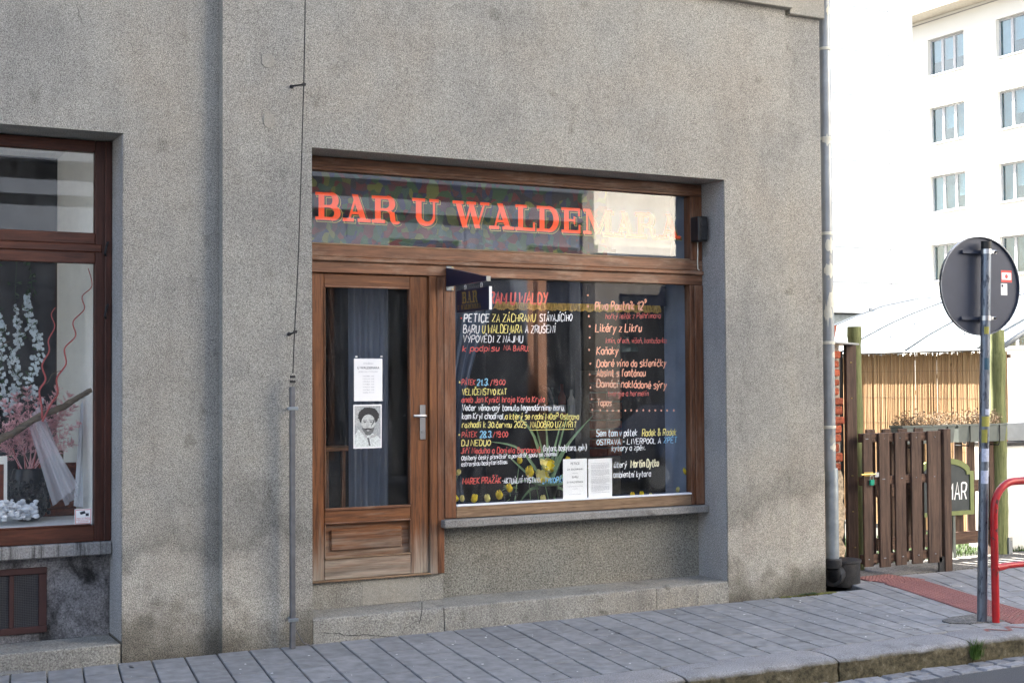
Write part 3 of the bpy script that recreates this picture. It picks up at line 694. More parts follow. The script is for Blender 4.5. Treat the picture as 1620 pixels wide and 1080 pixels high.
def strokes(text, cond=.95, slant=.12, jit=.12):
    x = 0; out = []
    for ch in text:
        if ch == ' ': x += 2.6*cond; continue
        d = unicodedata.normalize('NFD', ch); base = d[0]; acc = d[1:]
        if base not in G: continue
        w_, st = G[base]; dy = random.uniform(-jit, jit)*1.6; sc = random.uniform(.95, 1.05)
        low = base.islower() and base not in 'bdfhklt'; top = 4.9 if low else 6.9
        sts = list(st)
        if acc and base in 'ij': sts = sts[:1]
        for a in acc:
            m_ = w_/2
            if a == '\u0301': sts.append((False, [(m_-.2, top), (m_+.9, top+1.4)]))
            elif a == '\u030c': sts.append((False, [(m_-1, top+1.2), (m_, top), (m_+1, top+1.2)]))
            elif a == '\u030a': sts.append((True, [(m_, top), (m_-.6, top+.6), (m_, top+1.2), (m_+.6, top+.6), (m_, top)]))
        for sm, p in sts:
            p = [(u+random.uniform(-jit, jit), v+random.uniform(-jit, jit)) for u, v in p]
            if sm: p = catmull(p)
            out.append([(x+u*cond*sc+v*slant, v*sc+dy) for u, v in p])
        x += (w_+1.5)*cond
    return out, x-1.2*cond
def ribbon(mb, pts, wd, P, k=0):
    n = len(pts); L_, R_ = [], []
    if n < 2: return
    for i in range(n):
        a = pts[max(i-1, 0)]; b = pts[min(i+1, n-1)]; dx, dy = b[0]-a[0], b[1]-a[1]; l = math.hypot(dx, dy) or 1
        ww = wd*(.85 if i in (0, n-1) else 1); ox, oy = -dy/l*ww/2, dx/l*ww/2
        L_.append(P(pts[i][0]+ox, pts[i][1]+oy, k)); R_.append(P(pts[i][0]-ox, pts[i][1]-oy, k))
    mb.add(L_+R_, [(i, i+1, n+i+1, n+i) for i in range(n-1)])
def write(text, px0, py0, px1, py1, cap, mat, parent, Y=.331, wd=.13, slant=.12, jit=.13, side=1):
    a, b = at(px0, py0, Y), at(px1, py1, Y); mpp = (a-CAM).dot(_f)/FPX
    st, W = strokes(text, slant=slant, jit=jit); W = max(W, 1); H = cap*mpp/6; ex = (b-a)/W
    mb = MB()
    for k, s_ in enumerate(st):
        ribbon(mb, [(u*ex.x, v*H) for u, v in s_], wd*cap*mpp, lambda u, v, kk: (a.x+u, Y+.00012*(kk % 14)*side, a.z+v+u/(b.x-a.x)*(b.z-a.z)), k)
    return mb.build('lettering', mat, parent)
T = lambda *a, **k: write(*a, parent=dw, **k)
for t_ in [
 ('PROGRAM U WALDY', 738, 481, 866, 480, 18, 'h_red', .15), ('PETICE', 734, 509, 774, 509, 12.5, 'h_white', .15), ('ZA ZÁCHRANU', 778.5, 509, 847, 508.5, 12, 'h_yellow', .12),
 ('STÁVAJÍCÍHO', 854, 508.5, 905, 507.5, 11, 'h_white', .12), ('BARU', 733, 526.5, 758, 526.5, 12, 'h_white', .12), ('U WALDEMARA', 763, 526.5, 826, 526.5, 12.5, 'h_yellow', .12),
 ('A ZRUŠENÍ', 831, 526.5, 879, 526, 11.5, 'h_white', .12), ('VÝPOVĚDI Z NÁJMU', 732.5, 541.5, 827, 541.5, 11, 'h_white', .12), ('k podpisu', 732, 556, 790, 554.5, 9.5, 'h_red', .14), ('NA BARU.', 797, 554, 837.5, 555.5, 8.5, 'h_red', .14),
 ('PÁTEK', 730.5, 609, 752, 608.5, 8.5, 'h_red', .15), ('21.3.', 754.5, 609.5, 773.5, 609, 9.5, 'h_blue', .17), ('/19:00', 775.5, 608.5, 799, 608.5, 8.5, 'h_red', .14),
 ('VELIČENSTVO KAT', 731, 624.5, 801.5, 624, 9.5, 'h_yellow', .14), ('aneb Jan Kyničl hraje Karla Kryla', 730.5, 636.5, 861.5, 636, 9.5, 'h_red', .14),
 ('Večer věnovaný tomuto legendárnímu baru,', 731, 649.3, 893.5, 649, 9.5, 'h_white', .14), ('kam Kryl chodíval,', 731, 662.5, 798.5, 662.5, 9.5, 'h_white', .14), ('a který se radní MOaP Ostrava', 799.5, 663, 915.5, 663, 9.5, 'h_yellow', .14),
 ('rozhodli k 30.červnu 2025', 731, 676, 833, 676, 9.5, 'h_yellow', .14), ('NADOBRO UZAVŘÍT', 839, 676, 912, 675.5, 9.5, 'h_yellow', .14), ('PÁTEK', 730.5, 691.5, 754.5, 691, 8.5, 'h_red', .15),
 ('28.3.', 759, 692, 779, 691.5, 9.5, 'h_blue', .17), ('/19:00', 780, 691, 803.5, 691, 9, 'h_red', .14), ('DJ NEDUO', 730, 705, 776, 704.5, 9, 'h_yellow', .16), ('Jiří Neduha a Daniela Baranová', 729, 717, 854.5, 715.5, 9, 'h_red', .15),
 ('(kytara, baskytara, zpěv)', 859.5, 713.5, 928, 711.5, 9, 'h_white', .13), ('Oblíbený český písničkář a povídkář spolu se známou', 730, 728, 881, 720.5, 7, 'h_white', .15), ('ostravskou baskytaristkou.', 730, 737.5, 803.5, 733, 7, 'h_white', .15),
 ('MAREK PRAŽÁK', 732, 765.5, 792.5, 763.5, 9.5, 'h_red', .17), ('-AKTUÁLNÍ VÝSTAVA', 794, 764.5, 855.5, 763, 8.5, 'h_white', .14), ('„VYKOPÁVKY“', 858.5, 764, 905, 763, 9, 'h_blue', .15),
 ('Pivo Poutník 12°', 941.5, 490.5, 1022, 489.5, 13, 'h_salmon', .15), ('hořký ležák z Pelhřimova', 958, 504.5, 1045, 503, 8.5, 'h_darkred', .12), ('Likéry z Likru', 942, 525, 1015, 524.5, 12.5, 'h_salmon', .15),
 ('kmín, ořech, višeň, kontušovka', 958.5, 542.5, 1054, 542.5, 8.5, 'h_darkred', .12), ('Koňaky', 944, 560.5, 978, 560.5, 12, 'h_salmon', .15), ('Dobré víno do skleničky', 944, 580, 1054, 579.5, 11.5, 'h_salmon', .15),
 ('Absint s fontánou', 944, 595.5, 1021, 595, 11.5, 'h_salmon', .15), ('Domácí nakládané sýry', 944, 612, 1054.5, 614.5, 11.5, 'h_salmon', .15), ('tvargle a hermelín', 961.5, 626.5, 1026, 626, 8.5, 'h_darkred', .13), ('Tapas', 944.5, 641.5, 967.5, 641.5, 10.5, 'h_salmon', .14),
 ('Sem tam v pátek', 943.5, 690, 1008, 689, 10.5, 'h_white', .12), ('Radek & Radek', 1016, 689.5, 1070, 688, 10.5, 'h_yellow', .12), ('OSTRAVA - LIVERPOOL A', 944, 703.5, 1045.5, 701, 8.5, 'h_white', .15), ('ZPĚT', 1050, 700.5, 1071, 699.5, 8.5, 'h_blue', .15),
 ('kytary a zpěv.', 968, 713, 1021.5, 711.5, 9, 'h_white', .12), ('Sem tam v úterý', 930, 741, 991.5, 738.5, 9, 'h_white', .13), ('Martin Dytko', 998, 739.5, 1042, 737, 11.5, 'h_cream', .17), ('se ambientní kytara', 960, 755.5, 1029.5, 753.5, 9.5, 'h_white', .13)]:
    T(t_[0], *t_[1:6], mat=t_[6], wd=t_[7]*1.15)
def dots(lst, mat, r=1.9):
    mb = MB()
    for px, py in lst:
        p = at(px, py, .331); rr = r*.0043; q = [(p.x+rr*random.uniform(.7, 1.2)*math.cos(k), .331, p.z+rr*random.uniform(.7, 1.3)*math.sin(k)) for k in [j*6.283/8 for j in range(8)]]
        mb.add(q, [tuple(range(8))])
    mb.build('painted_dots', mat, dw)
dots([(930, 467), (930.5, 484), (931.5, 500), (933, 516), (933, 534), (932, 553), (934, 575), (933, 592), (934, 613), (936, 631), (937, 648.5)]+[(950+k*9.6+random.uniform(-1, 1), 649+random.uniform(-.6, .6)) for k in range(13)], 'h_salmon')
dots([(730, 503)], 'h_red', 1.6); dots([(727, 604.5), (726.5, 687.5)], 'h_yellow', 1.7)
mb = MB(); ribbon(mb, [(at(px, py, .331).x, at(px, py, .331).z) for px, py in ((838, 680), (875, 679.3), (908, 678.6))], .0055, lambda u, v, k: (u, .3335, v)); mb.build('underline', 'h_yellow', dw)

# slab-serif lettering of the fanlight
def arcp(cx, cy_, rx, ry, a0, a1, n=12): return [(cx+rx*math.cos(math.radians(a0+(a1-a0)*k/n)), cy_+ry*math.sin(math.radians(a0+(a1-a0)*k/n))) for k in range(n+1)]
TH, TN, SF = .25, .11, .12
def R_(x0, y0, x1, y1): return ('r', x0, y0, x1, y1)
SL = {'B': (1.0, [R_(.12, .09, .34, .91), R_(0, 0, .58, SF), R_(0, 1-SF, .58, 1), R_(.33, .46, .6, .55), ('c', arcp(.57, .73, .20, .225, 90, -90)), ('c', arcp(.59, .275, .25, .225, 90, -90))]),
 'A': (1.08, [('l', (.24, .05), (.50, .93), .085), ('l', (.46, 1.0), (.80, .05), .235), R_(.30, .27, .66, .36), R_(0, 0, .42, SF), R_(.56, 0, 1.06, SF)]),
 'R': (1.1, [R_(.12, .09, .34, .91), R_(0, 0, .50, SF), R_(0, 1-SF, .58, 1), R_(.33, .46, .62, .55), ('c', arcp(.57, .73, .20, .225, 90, -90)), ('l', (.60, .5), (.77, .36), .19), ('l', (.755, .42), (.80, .09), .2), ('c2', arcp(.93, .13, .13, .10, 180, 330, 8))]),
 'U': (1.08, [R_(.14, .33, .36, .91), R_(.80, .33, .885, .91), ('u', arcp(.545, .34, .295, .28, 180, 360, 16)), R_(0, 1-SF, .50, 1), R_(.66, 1-SF, 1.03, 1)]),
 'W': (1.56, [('l', (.22, .95), (.50, 0), .225), ('l', (.50, .05), (.76, .95), .085), ('l', (.73, .95), (1.01, 0), .225), ('l', (1.01, .05), (1.29, .95), .085), R_(0, 1-SF, .44, 1), R_(.56, 1-SF, .95, 1), R_(1.12, 1-SF, 1.5, 1)]),
 'L': (.92, [R_(.12, .09, .34, .91), R_(0, 1-SF, .50, 1), R_(0, 0, .86, SF), R_(.77, .09, .86, .34)]),
 'D': (1.06, [R_(.12, .09, .34, .91), R_(0, 0, .5, SF), R_(0, 1-SF, .5, 1), ('c', arcp(.48, .5, .38, .455, 90, -90, 18))]),
 'E': (.98, [R_(.12, .09, .34, .91), R_(0, 0, .88, SF), R_(0, 1-SF, .86, 1), R_(.79, .09, .88, .34), R_(.77, .68, .86, .91), R_(.33, .46, .60, .55), R_(.56, .35, .64, .66)]),
 'M': (1.42, [R_(.14, .09, .225, .95), ('l', (.24, .97), (.66, .06), .21), ('l', (.66, .06), (1.08, .97), .085), R_(1.02, .09, 1.24, .95), R_(0, 0, .38, SF), R_(0, 1-SF, .32, 1), R_(.88, 0, 1.38, SF), R_(1.02, 1-SF, 1.38, 1)])}
def slab_text(text, starts, z0, h, Y, dx, dz, grow, mat, parent, lift=.00008, P=None):
    mb = MB(); k = 0; P = P or (lambda u, v, d: (u, Y+d, v))
    for ch, x0, wch in starts:
        W_, parts = SL[ch]; sx = wch/W_
        for p in parts:
            k += 1; d = lift*(k % 9)
            f = lambda u, v: (x0+u*sx+dx, z0+v*h+dz)
            if p[0] == 'r':
                a, b = f(p[1], p[2]), f(p[3], p[4]); g = grow
                mb.add([P(a[0]-g, a[1]-g, d), P(b[0]+g, a[1]-g, d), P(b[0]+g, b[1]+g, d), P(a[0]-g, b[1]+g, d)], [(0, 1, 2, 3)])
            elif p[0] == 'l':
                a, b = f(*p[1]), f(*p[2]); w2 = p[3]*sx/2+grow
                mb.add([P(a[0]-w2, a[1], d), P(a[0]+w2, a[1], d), P(b[0]+w2, b[1], d), P(b[0]-w2, b[1], d)], [(0, 1, 2, 3)])
            else:
                pts = [f(*q) for q in p[1]]; n = len(pts); Lq, Rq = [], []
                for i in range(n):
                    a_, b_2 = pts[max(i-1, 0)], pts[min(i+1, n-1)]; ex, ez = b_2[0]-a_[0], b_2[1]-a_[1]; l = math.hypot(ex, ez)
                    vert = abs(ez)/l
                    if p[0] == 'u': wd = (TH+(TN-TH)*i/(n-1))
                    elif p[0] == 'c2': wd = .19+(.07-.19)*i/(n-1)
                    else: wd = TN+(TH-TN)*vert
                    wd = wd*h*.98/2+grow; ox, oz = -ez/l*wd, ex/l*wd
                    Lq.append(P(pts[i][0]+ox, pts[i][1]+oz, d)); Rq.append(P(pts[i][0]-ox, pts[i][1]-oz, d))
                mb.add(Lq+Rq, [(i, i+1, n+i+1, n+i) for i in range(n-1)])
    return mb.build('lettering', mat, parent)
ST = [('B', 3.078, .186), ('A', 3.272, .205), ('R', 3.482, .215), ('U', 3.782, .212), ('W', 4.092, .300), ('A', 4.378, .205), ('L', 4.590, .172), ('D', 4.766, .200), ('E', 4.972, .180), ('M', 5.158, .262), ('A', 5.422, .192), ('R', 5.612, .212), ('A', 5.822, .208)]
slab_text('', ST, 2.744, .186, .3305, 0, 0, 0, 's_orange', fw)
slab_text('', ST, 2.744, .186, .3325, .013, -.010, 0, 's_olive', fw)
slab_text('', ST, 2.744, .186, .3345, .013, -.010, .0035, 's_gold', fw)

p_ = at(899, 396, .415); slab_text('', [('R', p_.x, .215), ('A', p_.x+.215, .205)], p_.z, .186, .415, 0, 0, 0, 'ink', fw)  # dark R and A copied behind the glass as the letters' painted shadow
MB().box(6.118, 6.13, .335, .70, .77, 3.1).build('window_side_board', 'curtain', B)
# ------------------------------------------------------------------ printed sheets taped inside the glass
def text_obj(body, x, z, size, mat, parent, Y, align='CENTER', name='printed_text', sx=1.0):
    c = bpy.data.curves.new(name, 'FONT'); c.body = body; c.size = size; c.align_x = align; c.materials.append(M[mat]); c.resolution_u = 3
    tmp = bpy.data.objects.new(name, c); me = bpy.data.meshes.new_from_object(tmp); bpy.data.objects.remove(tmp)
    if not me.materials: me.materials.append(M[mat])
    o = bpy.data.objects.new(name, me); COL.objects.link(o); o.parent = parent; off = parent_loc(parent)
    o.location = Vector((x, Y, z))-off; o.rotation_euler = (math.pi/2, 0, 0); o.scale = (sx, 1, 1); return o
def sheet(name, label, px0, py0, px1, py1, Y=.3285, cat='paper notice', tilt=0, group=None):
    a, b = at(px0, py0, Y), at(px1, py1, Y)
    t = thing(name, label, cat, ((a.x+b.x)/2, Y, b.z), group)
    t['_'] = 0; del t['_']
    n = 6; vs = []; 
    for i in range(n+1):
        for j in range(n+1):
            vs.append((a.x+(b.x-a.x)*i/n+tilt*(j/n), Y+.0006*math.sin(i*1.3+j*.7), b.z+(a.z-b.z)*j/n))
    MB().add(vs, [(i*(n+1)+j, (i+1)*(n+1)+j, (i+1)*(n+1)+j+1, i*(n+1)+j+1) for i in range(n) for j in range(n)]).build('sheet', 'paper', t)
    return t, (a.x+b.x)/2, a.z, b.z, abs(b.x-a.x)
t, cx, zt, zb, wd = sheet('opening_hours_notice', 'white printed opening-hours sheet taped inside the door glass, above the portrait photo', 560, 567, 605, 634, .3275)
Yp = .3262
text_obj('OTEVŘENO', cx, zt-.038, .014, 'ink_light', t, Yp); text_obj('U WALDEMARA', cx, zt-.070, .0225, 'ink', t, Yp); text_obj('JE PRO VÁS V TYTO DNY', cx, zt-.093, .0125, 'ink_light', t, Yp)
for k, (d_, h_) in enumerate((('PONDĚLÍ', '16:00 - 24:00'), ('ÚTERÝ', '16:00 - 24:00'), ('STŘEDA', '16:00 - 24:00'), ('ČTVRTEK', '16:00 - 24:00'), ('PÁTEK', '16:00 - 02:00'), ('SOBOTA', '16:00 - 02:00'), ('NEDĚLE', 'Z A V Ř E N O'))):
    text_obj(d_, cx-.04, zt-.122-k*.0185, .010, 'ink_light', t, Yp, 'LEFT'); text_obj(h_, cx+.042, zt-.122-k*.0185, .010, 'ink_light', t, Yp, 'RIGHT')
for k, (x_, z_) in enumerate(((-.085, .012), (.098, .014), (.098, -.0))):
    MB().box(cx+x_-.008, cx+x_+.008, .3282, .329, zt+z_-.004 if k < 2 else zb, zt+z_+.006 if k < 2 else zb+.008).build('tape', 'white', t)
t, cx, zt, zb, wd = sheet('portrait_photo', 'black and white portrait of a curly-haired bearded man taped inside the door glass', 559, 640, 604, 708, .3275, 'photo')
for nm, c in {'pg0': (.35, .37, .38), 'pg1': (.03, .03, .034), 'pg2': (.50, .52, .51), 'pg3': (.07, .07, .075), 'pg4': (.62, .66, .65), 'pg5': (.13, .135, .14), 'pg6': (.42, .43, .43)}.items(): M[nm] = plain('photo_tone_'+nm[2], c, .6, 0, .35, 110)
def blob(pts, mat, k, nm): MB().prism([(cx+u*wd, zb+v*(zt-zb)) for u, v in pts], 'y', .3268-.0002*k, .3270-.0002*k).build(nm, mat, t)
def ell(cu, cv, ru, rv, n=22, rough=0): return [(cu+ru*math.cos(a)*(1+random.uniform(-rough, rough)), cv+rv*math.sin(a)*(1+random.uniform(-rough, rough))) for a in [6.2832*k/n for k in range(n)]]
blob([(-.46, .03), (.46, .03), (.46, .97), (-.46, .97)], 'pg0', 0, 'backdrop'); blob([(-.46, .5), (-.3, .55), (-.28, .97), (-.46, .97)], 'pg6', 1, 'backdrop')
blob([(-.46, .03), (.46, .03), (.46, .2), (.3, .3), (.08, .36), (-.2, .38), (-.34, .43), (-.46, .3)], 'pg4', 2, 'jacket')
blob(ell(.03, .735, .37, .205, 60, .06), 'pg1', 3, 'hair'); blob(ell(.02, .575, .245, .2, 26), 'pg2', 4, 'face')
blob([(-.215, .52), (-.17, .47), (-.09, .455), (.02, .46), (.12, .455), (.2, .47), (.25, .53), (.225, .43), (.17, .345), (.08, .30), (-.02, .295), (-.12, .335), (-.19, .42)], 'pg5', 5, 'beard')
blob([(-.12, .435), (-.03, .462), (.05, .462), (.15, .43), (.12, .418), (.02, .438), (-.09, .42)], 'pg1', 6, 'moustache'); blob(ell(.01, .405, .05, .012, 12), 'pg6', 7, 'mouth')
for s_ in (-.1, .12): blob(ell(s_, .60, .062, .022, 12), 'pg6', 6, 'eye_socket'); blob(ell(s_, .598, .038, .011, 12), 'pg1', 7, 'eye'); blob([(s_-.075, .625), (s_+.075, .628), (s_+.06, .645), (s_-.06, .643)], 'pg5', 7, 'eyebrow')
blob([(.0, .60), (.035, .6), (.05, .475), (-.03, .475)], 'pg6', 6, 'nose'); blob([(.1, .48), (.25, .6), (.24, .7), (.14, .55)], 'pg5', 5, 'cheek_shadow')
blob([(-.3, .42), (-.05, .22), (-.02, .26), (-.18, .42)], 'pg6', 8, 'lapel'); blob([(.08, .22), (.34, .28), (.3, .33), (.1, .3)], 'pg6', 8, 'lapel'); blob([(-.03, .24), (.05, .24), (.1, .05), (.05, .05)], 'pg5', 8, 'collar_gap')
t, cx, zt, zb, wd = sheet('petition_notice', 'white petition sheet reading PETICE inside the bar window, left of the close-typed sheet', 890.5, 726, 929, 788)
for s_, dz, txt in ((.025, .043, 'PETICE'), (.019, .083, 'ZA ZÁCHRANU'), (.012, .108, 'stávajícího'), (.021, .140, 'BARU'), (.019, .176, 'U WALDEMARA'), (.011, .205, 'A ZA ZRUŠENÍ VÝPOVĚDI'), (.011, .222, 'Z NÁJMU'), (.0105, .262, 'K PODPISU NA BARU')):
    text_obj(txt, cx, zt-dz, s_, 'ink' if s_ > .0125 else 'ink_light', t, .3274)
t, cx, zt, zb, wd = sheet('petition_text_sheet', 'white sheet of close-typed paragraphs inside the bar window, right of the petition title sheet', 930.5, 725.5, 968.5, 785)
z = zt-.035; mb = MB()
random.seed(3)
for para in (1, 5, 7, 1, 6, 1, 6, 1):
    for k in range(para):
        xr = cx+wd*(.38 if k < para-1 or para == 1 else random.uniform(-.1, .3)); x = cx-wd*.38
        while x < xr:
            l = random.uniform(.006, .02); mb.box(x, min(x+l, xr), .3268, .3272, z, z+.0026); x += l+.0035
        z -= .0068
    z -= .0045
mb.build('typed_lines', 'ink_light', t, kind='stuff')

# sticker on the left shop window
p0, p1 = at(118, 805, .43), at(145, 828, .43)
t = thing('camera_warning_sticker', 'small white and red camera surveillance sticker in the corner of the left shop window', 'sticker', ((p0.x+p1.x)/2, .43, p1.z))
x0, x1, z0, z1 = p0.x, p1.x, p1.z, p0.z
MB().box(x0, x1, .4285, .4305, z0, z1).build('backing', 'paper', t)
for a in ((x0+.004, x1-.004, z1-.007, z1-.004), (x0+.004, x1-.004, z0+.004, z0+.007), (x0+.004, x0+.007, z0+.007, z1-.007), (x1-.007, x1-.004, z0+.007, z1-.007)): MB().box(a[0], a[1], .428, .4286, a[2], a[3]).build('red_border', 'h_red', t)
MB().prism([(x0+.03, z1-.02), (x0+.06, z1-.012), (x0+.066, z1-.028), (x0+.036, z1-.036)], 'y', .4278, .4286).build('camera_pictogram', 'ink', t)
MB().box(x0+.066, x0+.085, .4278, .4286, z1-.045, z1-.028).build('camera_pictogram', 'ink', t)
text_obj('OBJEKT JE STŘEŽEN', (x0+x1)/2, z0+.034, .0095, 'h_red', t, .4277); text_obj('KAMEROVÝM SYSTÉMEM', (x0+x1)/2, z0+.024, .0085, 'h_red', t, .4277); text_obj('SE ZÁZNAMEM', (x0+x1)/2, z0+.013, .0095, 'h_red', t, .4277)

# ------------------------------------------------------------------ hanging sign on its bracket
SX = 4.02
t = thing('hanging_sign', 'navy wedge bracket with small navy BAR board hanging under it beside the large window', 'sign', (SX, .285, 2.30))
MB().cbox(SX-.004, SX+.052, .276, .282, 2.29, 2.462, .002).build('wall_plate', 'zinc', t)
mb = MB()
mb.prism([(.276, 2.448), (.276, 2.318), (-.345, 2.318), (-.345, 2.345)], 'x', SX-.008, SX+.020)
mb.build('bracket', 'navy', t)
MB().cbox(SX-.010, SX+.022, -.352, -.3455, 2.314, 2.348, .002).build('end_cap', 'zinc', t)
for y, z in ((.268, 2.455), (.268, 2.30)): MB().tube([(SX+.04, .2755, z), (SX+.04, .270, z)], .005, 8).build('screw', 'brass', t)
for y in (.0, -.245):
    MB().tube([(SX+.006, y+.012*math.cos(a), 2.297+.02*math.sin(a)) for a in [k*.6 for k in range(11)]], .0022, 5).build('hook', 'steel', t)
MB().cbox(SX-.004, SX+.016, -.375, .118, 2.128, 2.279, .002).build('board', 'navy', t)
MB().box(SX-.0035, SX+.0155, -.3785, -.3755, 2.128, 2.279).build('board_edge', 'white', t)
slab_text('', [('B', -.025, .07), ('A', .049, .083), ('R', .134, .083)], 2.186, .078, 0, 0, 0, 0, 'gold', t, P=lambda u, v, d: (SX-.0062-d, -u, v))
cN = [('U', -.095, .028), ('W', -.045, .05), ('A', .005, .031), ('L', .036, .028), ('D', .066, .031), ('E', .098, .027), ('M', .127, .041), ('A', .167, .031), ('R', .199, .031), ('A', .231, .031)]
slab_text('', cN, 2.145, .032, 0, 0, 0, 0, 'gold', t, P=lambda u, v, d: (SX-.0062-d, -u, v))

# loudspeaker, lightning conductor
a = thing('outdoor_loudspeaker', 'small black loudspeaker box high in the right corner of the bar shopfront', 'loudspeaker', (6.12, .25, 2.71))
MB().cbox(6.075, 6.165, .165, .270, 2.715, 2.905, .008).build('cabinet', 'black', a)
MB().lathe([(.030, .1645), (.03, .162), (.026, .162), (.02, .1655)], 0, 0, 16).build('cone_tmp', 'iron', a)
bpy.data.objects.remove(bpy.data.objects['cone_tmp'])
for z, r in ((2.86, .028), (2.785, .034)):
    MB().tube([(6.12, .1655, z), (6.12, .161, z)], r, 18).build('speaker_cone', 'iron', a)
MB().cbox(6.10, 6.14, .158, .1645, 2.725, 2.745, .002).build('port', 'iron', a)
MB().tube([(6.135, .26, 2.716), (6.138, .262, 2.66), (6.134, .262, 2.56), (6.137, .262, 2.51), (6.15, .262, 2.50)], .0045, 6).build('cable', 'peel', a)
a = thing('lightning_conductor', 'thin lightning-conductor wire with grey protective rod and clamps on the pilaster left of the door', 'lightning conductor', (2.778, -.07, 0))
mb = MB(); P = [at(px, py, -.08) for px, py in ((484, -40), (483, 0), (480.5, 135), (473, 380), (466, 527), (463.5, 590))]
q = catmull([(p.x, p.z) for p in P], 5); mb.tube([(u, -.08, v) for u, v in q], .0038, 6); mb.build('wire', 'iron', a, smooth=True)
for px, py in ((461, 137), (457, 528)):
    p = at(px, py, 0); e = at(px+20 if py < 300 else px+10, py-3, -.08)
    mb = MB(); mb.tube([(p.x, .005, p.z), (p.x, -.03, p.z-.002), (e.x, -.078, e.z)], .006, 6); mb.box(e.x-.009, e.x+.009, -.092, -.066, e.z-.008, e.z+.009); mb.tube([(p.x, .001, p.z-.002), (p.x, -.006, p.z-.002)], .013, 8); mb.build('wire_bracket', 'iron', a)
for z in (1.695, 1.665): MB().box(2.768, 2.796, -.088, -.062, z-.008, z+.008).build('wire_clamp', 'iron', a)
MB().cbox(2.762, 2.794, -.094, -.062, .0, 1.632, .004).build('rod', 'rod', a)
for z in (1.496, .178): 
    MB().cbox(2.745, 2.812, -.099, -.090, z-.011, z+.011, .003).build('rod_clamp', 'zincdark', a); MB().tube([(2.778, -.06, z), (2.778, .002, z)], .008, 8).build('clamp_stud', 'zincdark', a)
MB().tube([(2.80, -.06, .12), (2.85, -.07, .03), (2.90, -.09, .004)], .004, 5).build('earth_wire', 'rod', a)

# ------------------------------------------------------------------ rainwater downpipe at the corner
a = thing('drainpipe', 'zinc rainwater downpipe with peeling cream paint at the corner, running into a cast-iron gully', 'drainpipe', (7.24, .10, 0))
px = 7.295
mb = MB(); mb.tube([(px, .12, .93), (px, .12, 4.98)], .047, 20); mb.build('pipe', 'zinc', a, smooth='auto')
random.seed(11)
for z in (1.28, 1.95, 2.82, 3.58, 4.3): MB().lathe([(.0475, z-.012), (.0515, z-.01), (.0515, z+.01), (.0475, z+.012)], px, .12, 20, cap=False).build('pipe_collar', 'peel', a, smooth='auto')
for zc, h_, a0, a1 in ((2.72, .09, -2.6, -.6), (2.52, .10, -2.9, -1.1), (2.28, .14, -2.2, -.3), (2.18, .12, -3.0, -1.6), (3.56, .05, -2.9, -1.3), (1.85, .05, -1.6, -.4), (4.6, .05, -2, -1.0), (1.12, .04, -2.2, -.8)):
    mb = MB(); n = 9; vs = []
    for k in range(n):
        an = a0+(a1-a0)*k/(n-1); hh = h_*random.uniform(.35, 1)*math.sin(math.pi*(k+.6)/(n+.2))+.006
        vs += [(px+.0480*math.cos(an), .12+.0480*math.sin(an), zc-hh*random.uniform(.6, 1)), (px+.0480*math.cos(an), .12+.0480*math.sin(an), zc+hh)]
    mb.add(vs, [(2*k, 2*k+2, 2*k+3, 2*k+1) for k in range(n-1)]).build('paint_flake', 'peel', a)
mb = MB(); mb.tube([(px+.014, .12, .20), (px+.014, .12, .93), (px+.014, .12, .955)], [.053, .053, .049], 20); mb.build('lower_pipe', 'zincdark', a, smooth='auto')
mb = MB(); mb.lathe([(.066, .17), (.072, .19), (.072, .235), (.064, .245), (.062, .21)], px+.014, .12, 20, cap=False); mb.tube([(px+.014, .12, .18), (px+.06, .16, .10), (px+.2, .28, .06)], [.06, .062, .06], 14); mb.build('socket', 'iron', a, smooth='auto')
g = thing('cast_iron_gully', 'black oval cast-iron drain gully at the foot of the downpipe', 'drain gully', (7.60, .36, 0))
MB().lathe([(.165, -.02), (.17, .0), (.172, .165), (.182, .17), (.182, .188), (.165, .190), (.0, .186)], 7.60, .36, 30, cap=False, sx=.95, sy=.9).build('body', 'iron', g, smooth='auto')
MB().tube([(7.33, .15, .09), (7.5, .29, .09)], .075, 14).build('neck', 'iron', g)

# ------------------------------------------------------------------ yard entrance: brick stub wall
random.seed(21)
t = thing('brick_wall', 'ragged end of a red brick wall under a metal coping, between the downpipe and the brown gate post', 'brick wall', (7.5, .5, 0))
MB().box(7.17, 7.765, .53, .95, 0, 1.94).build('mortar_core', 'mortar', t)
z = .90; row = 0
while z < 1.90:
    x = 7.20 + (.0 if row % 2 else .12)
    for k, w_ in enumerate((.28, .30) if row % 2 else (.16, .13, .27)):
        x1 = x+w_-.014
        if k == (1 if row % 2 else 2): x1 = random.uniform(7.74, 7.795)
        j = lambda: random.uniform(-.006, .006)
        mb = MB().cbox(x+j(), x1+j(), .5+random.uniform(-.012, .012), .62, z+j(), z+.062+j(), .010); mb.build('brick', 'brick', t); x = x+w_
    z += .078; row += 1
mb = MB(); n = 14; pr = [(7.765+random.uniform(-.03, .02), k*.9/n) for k in range(n+1)]
for k in range(n):
    (xa, za), (xb, zb_) = pr[k], pr[k+1]
    for m_ in range(5):
        u0, u1 = 7.2+(xa-7.2)*m_/5, 7.2+(xa-7.2)*(m_+1)/5; v0, v1 = 7.2+(xb-7.2)*m_/5, 7.2+(xb-7.2)*(m_+1)/5
        mb.add([(u0, .495, za), (u1, .495, za), (v1, .495, zb_), (v0, .495, zb_)], [(0, 1, 2, 3)])
    mb.add([(xa, .495, za), (xa, .9, za), (xb, .9, zb_), (xb, .495, zb_)], [(0, 1, 2, 3)])
mb.build('rough_plaster', 'rubble', t)
mb = MB(); mb.prism([(7.17, 1.985), (7.905, 1.945), (7.905, 1.96), (7.17, 2.0)], 'y', .44, 1.0); mb.build('coping', 'zinc', t)
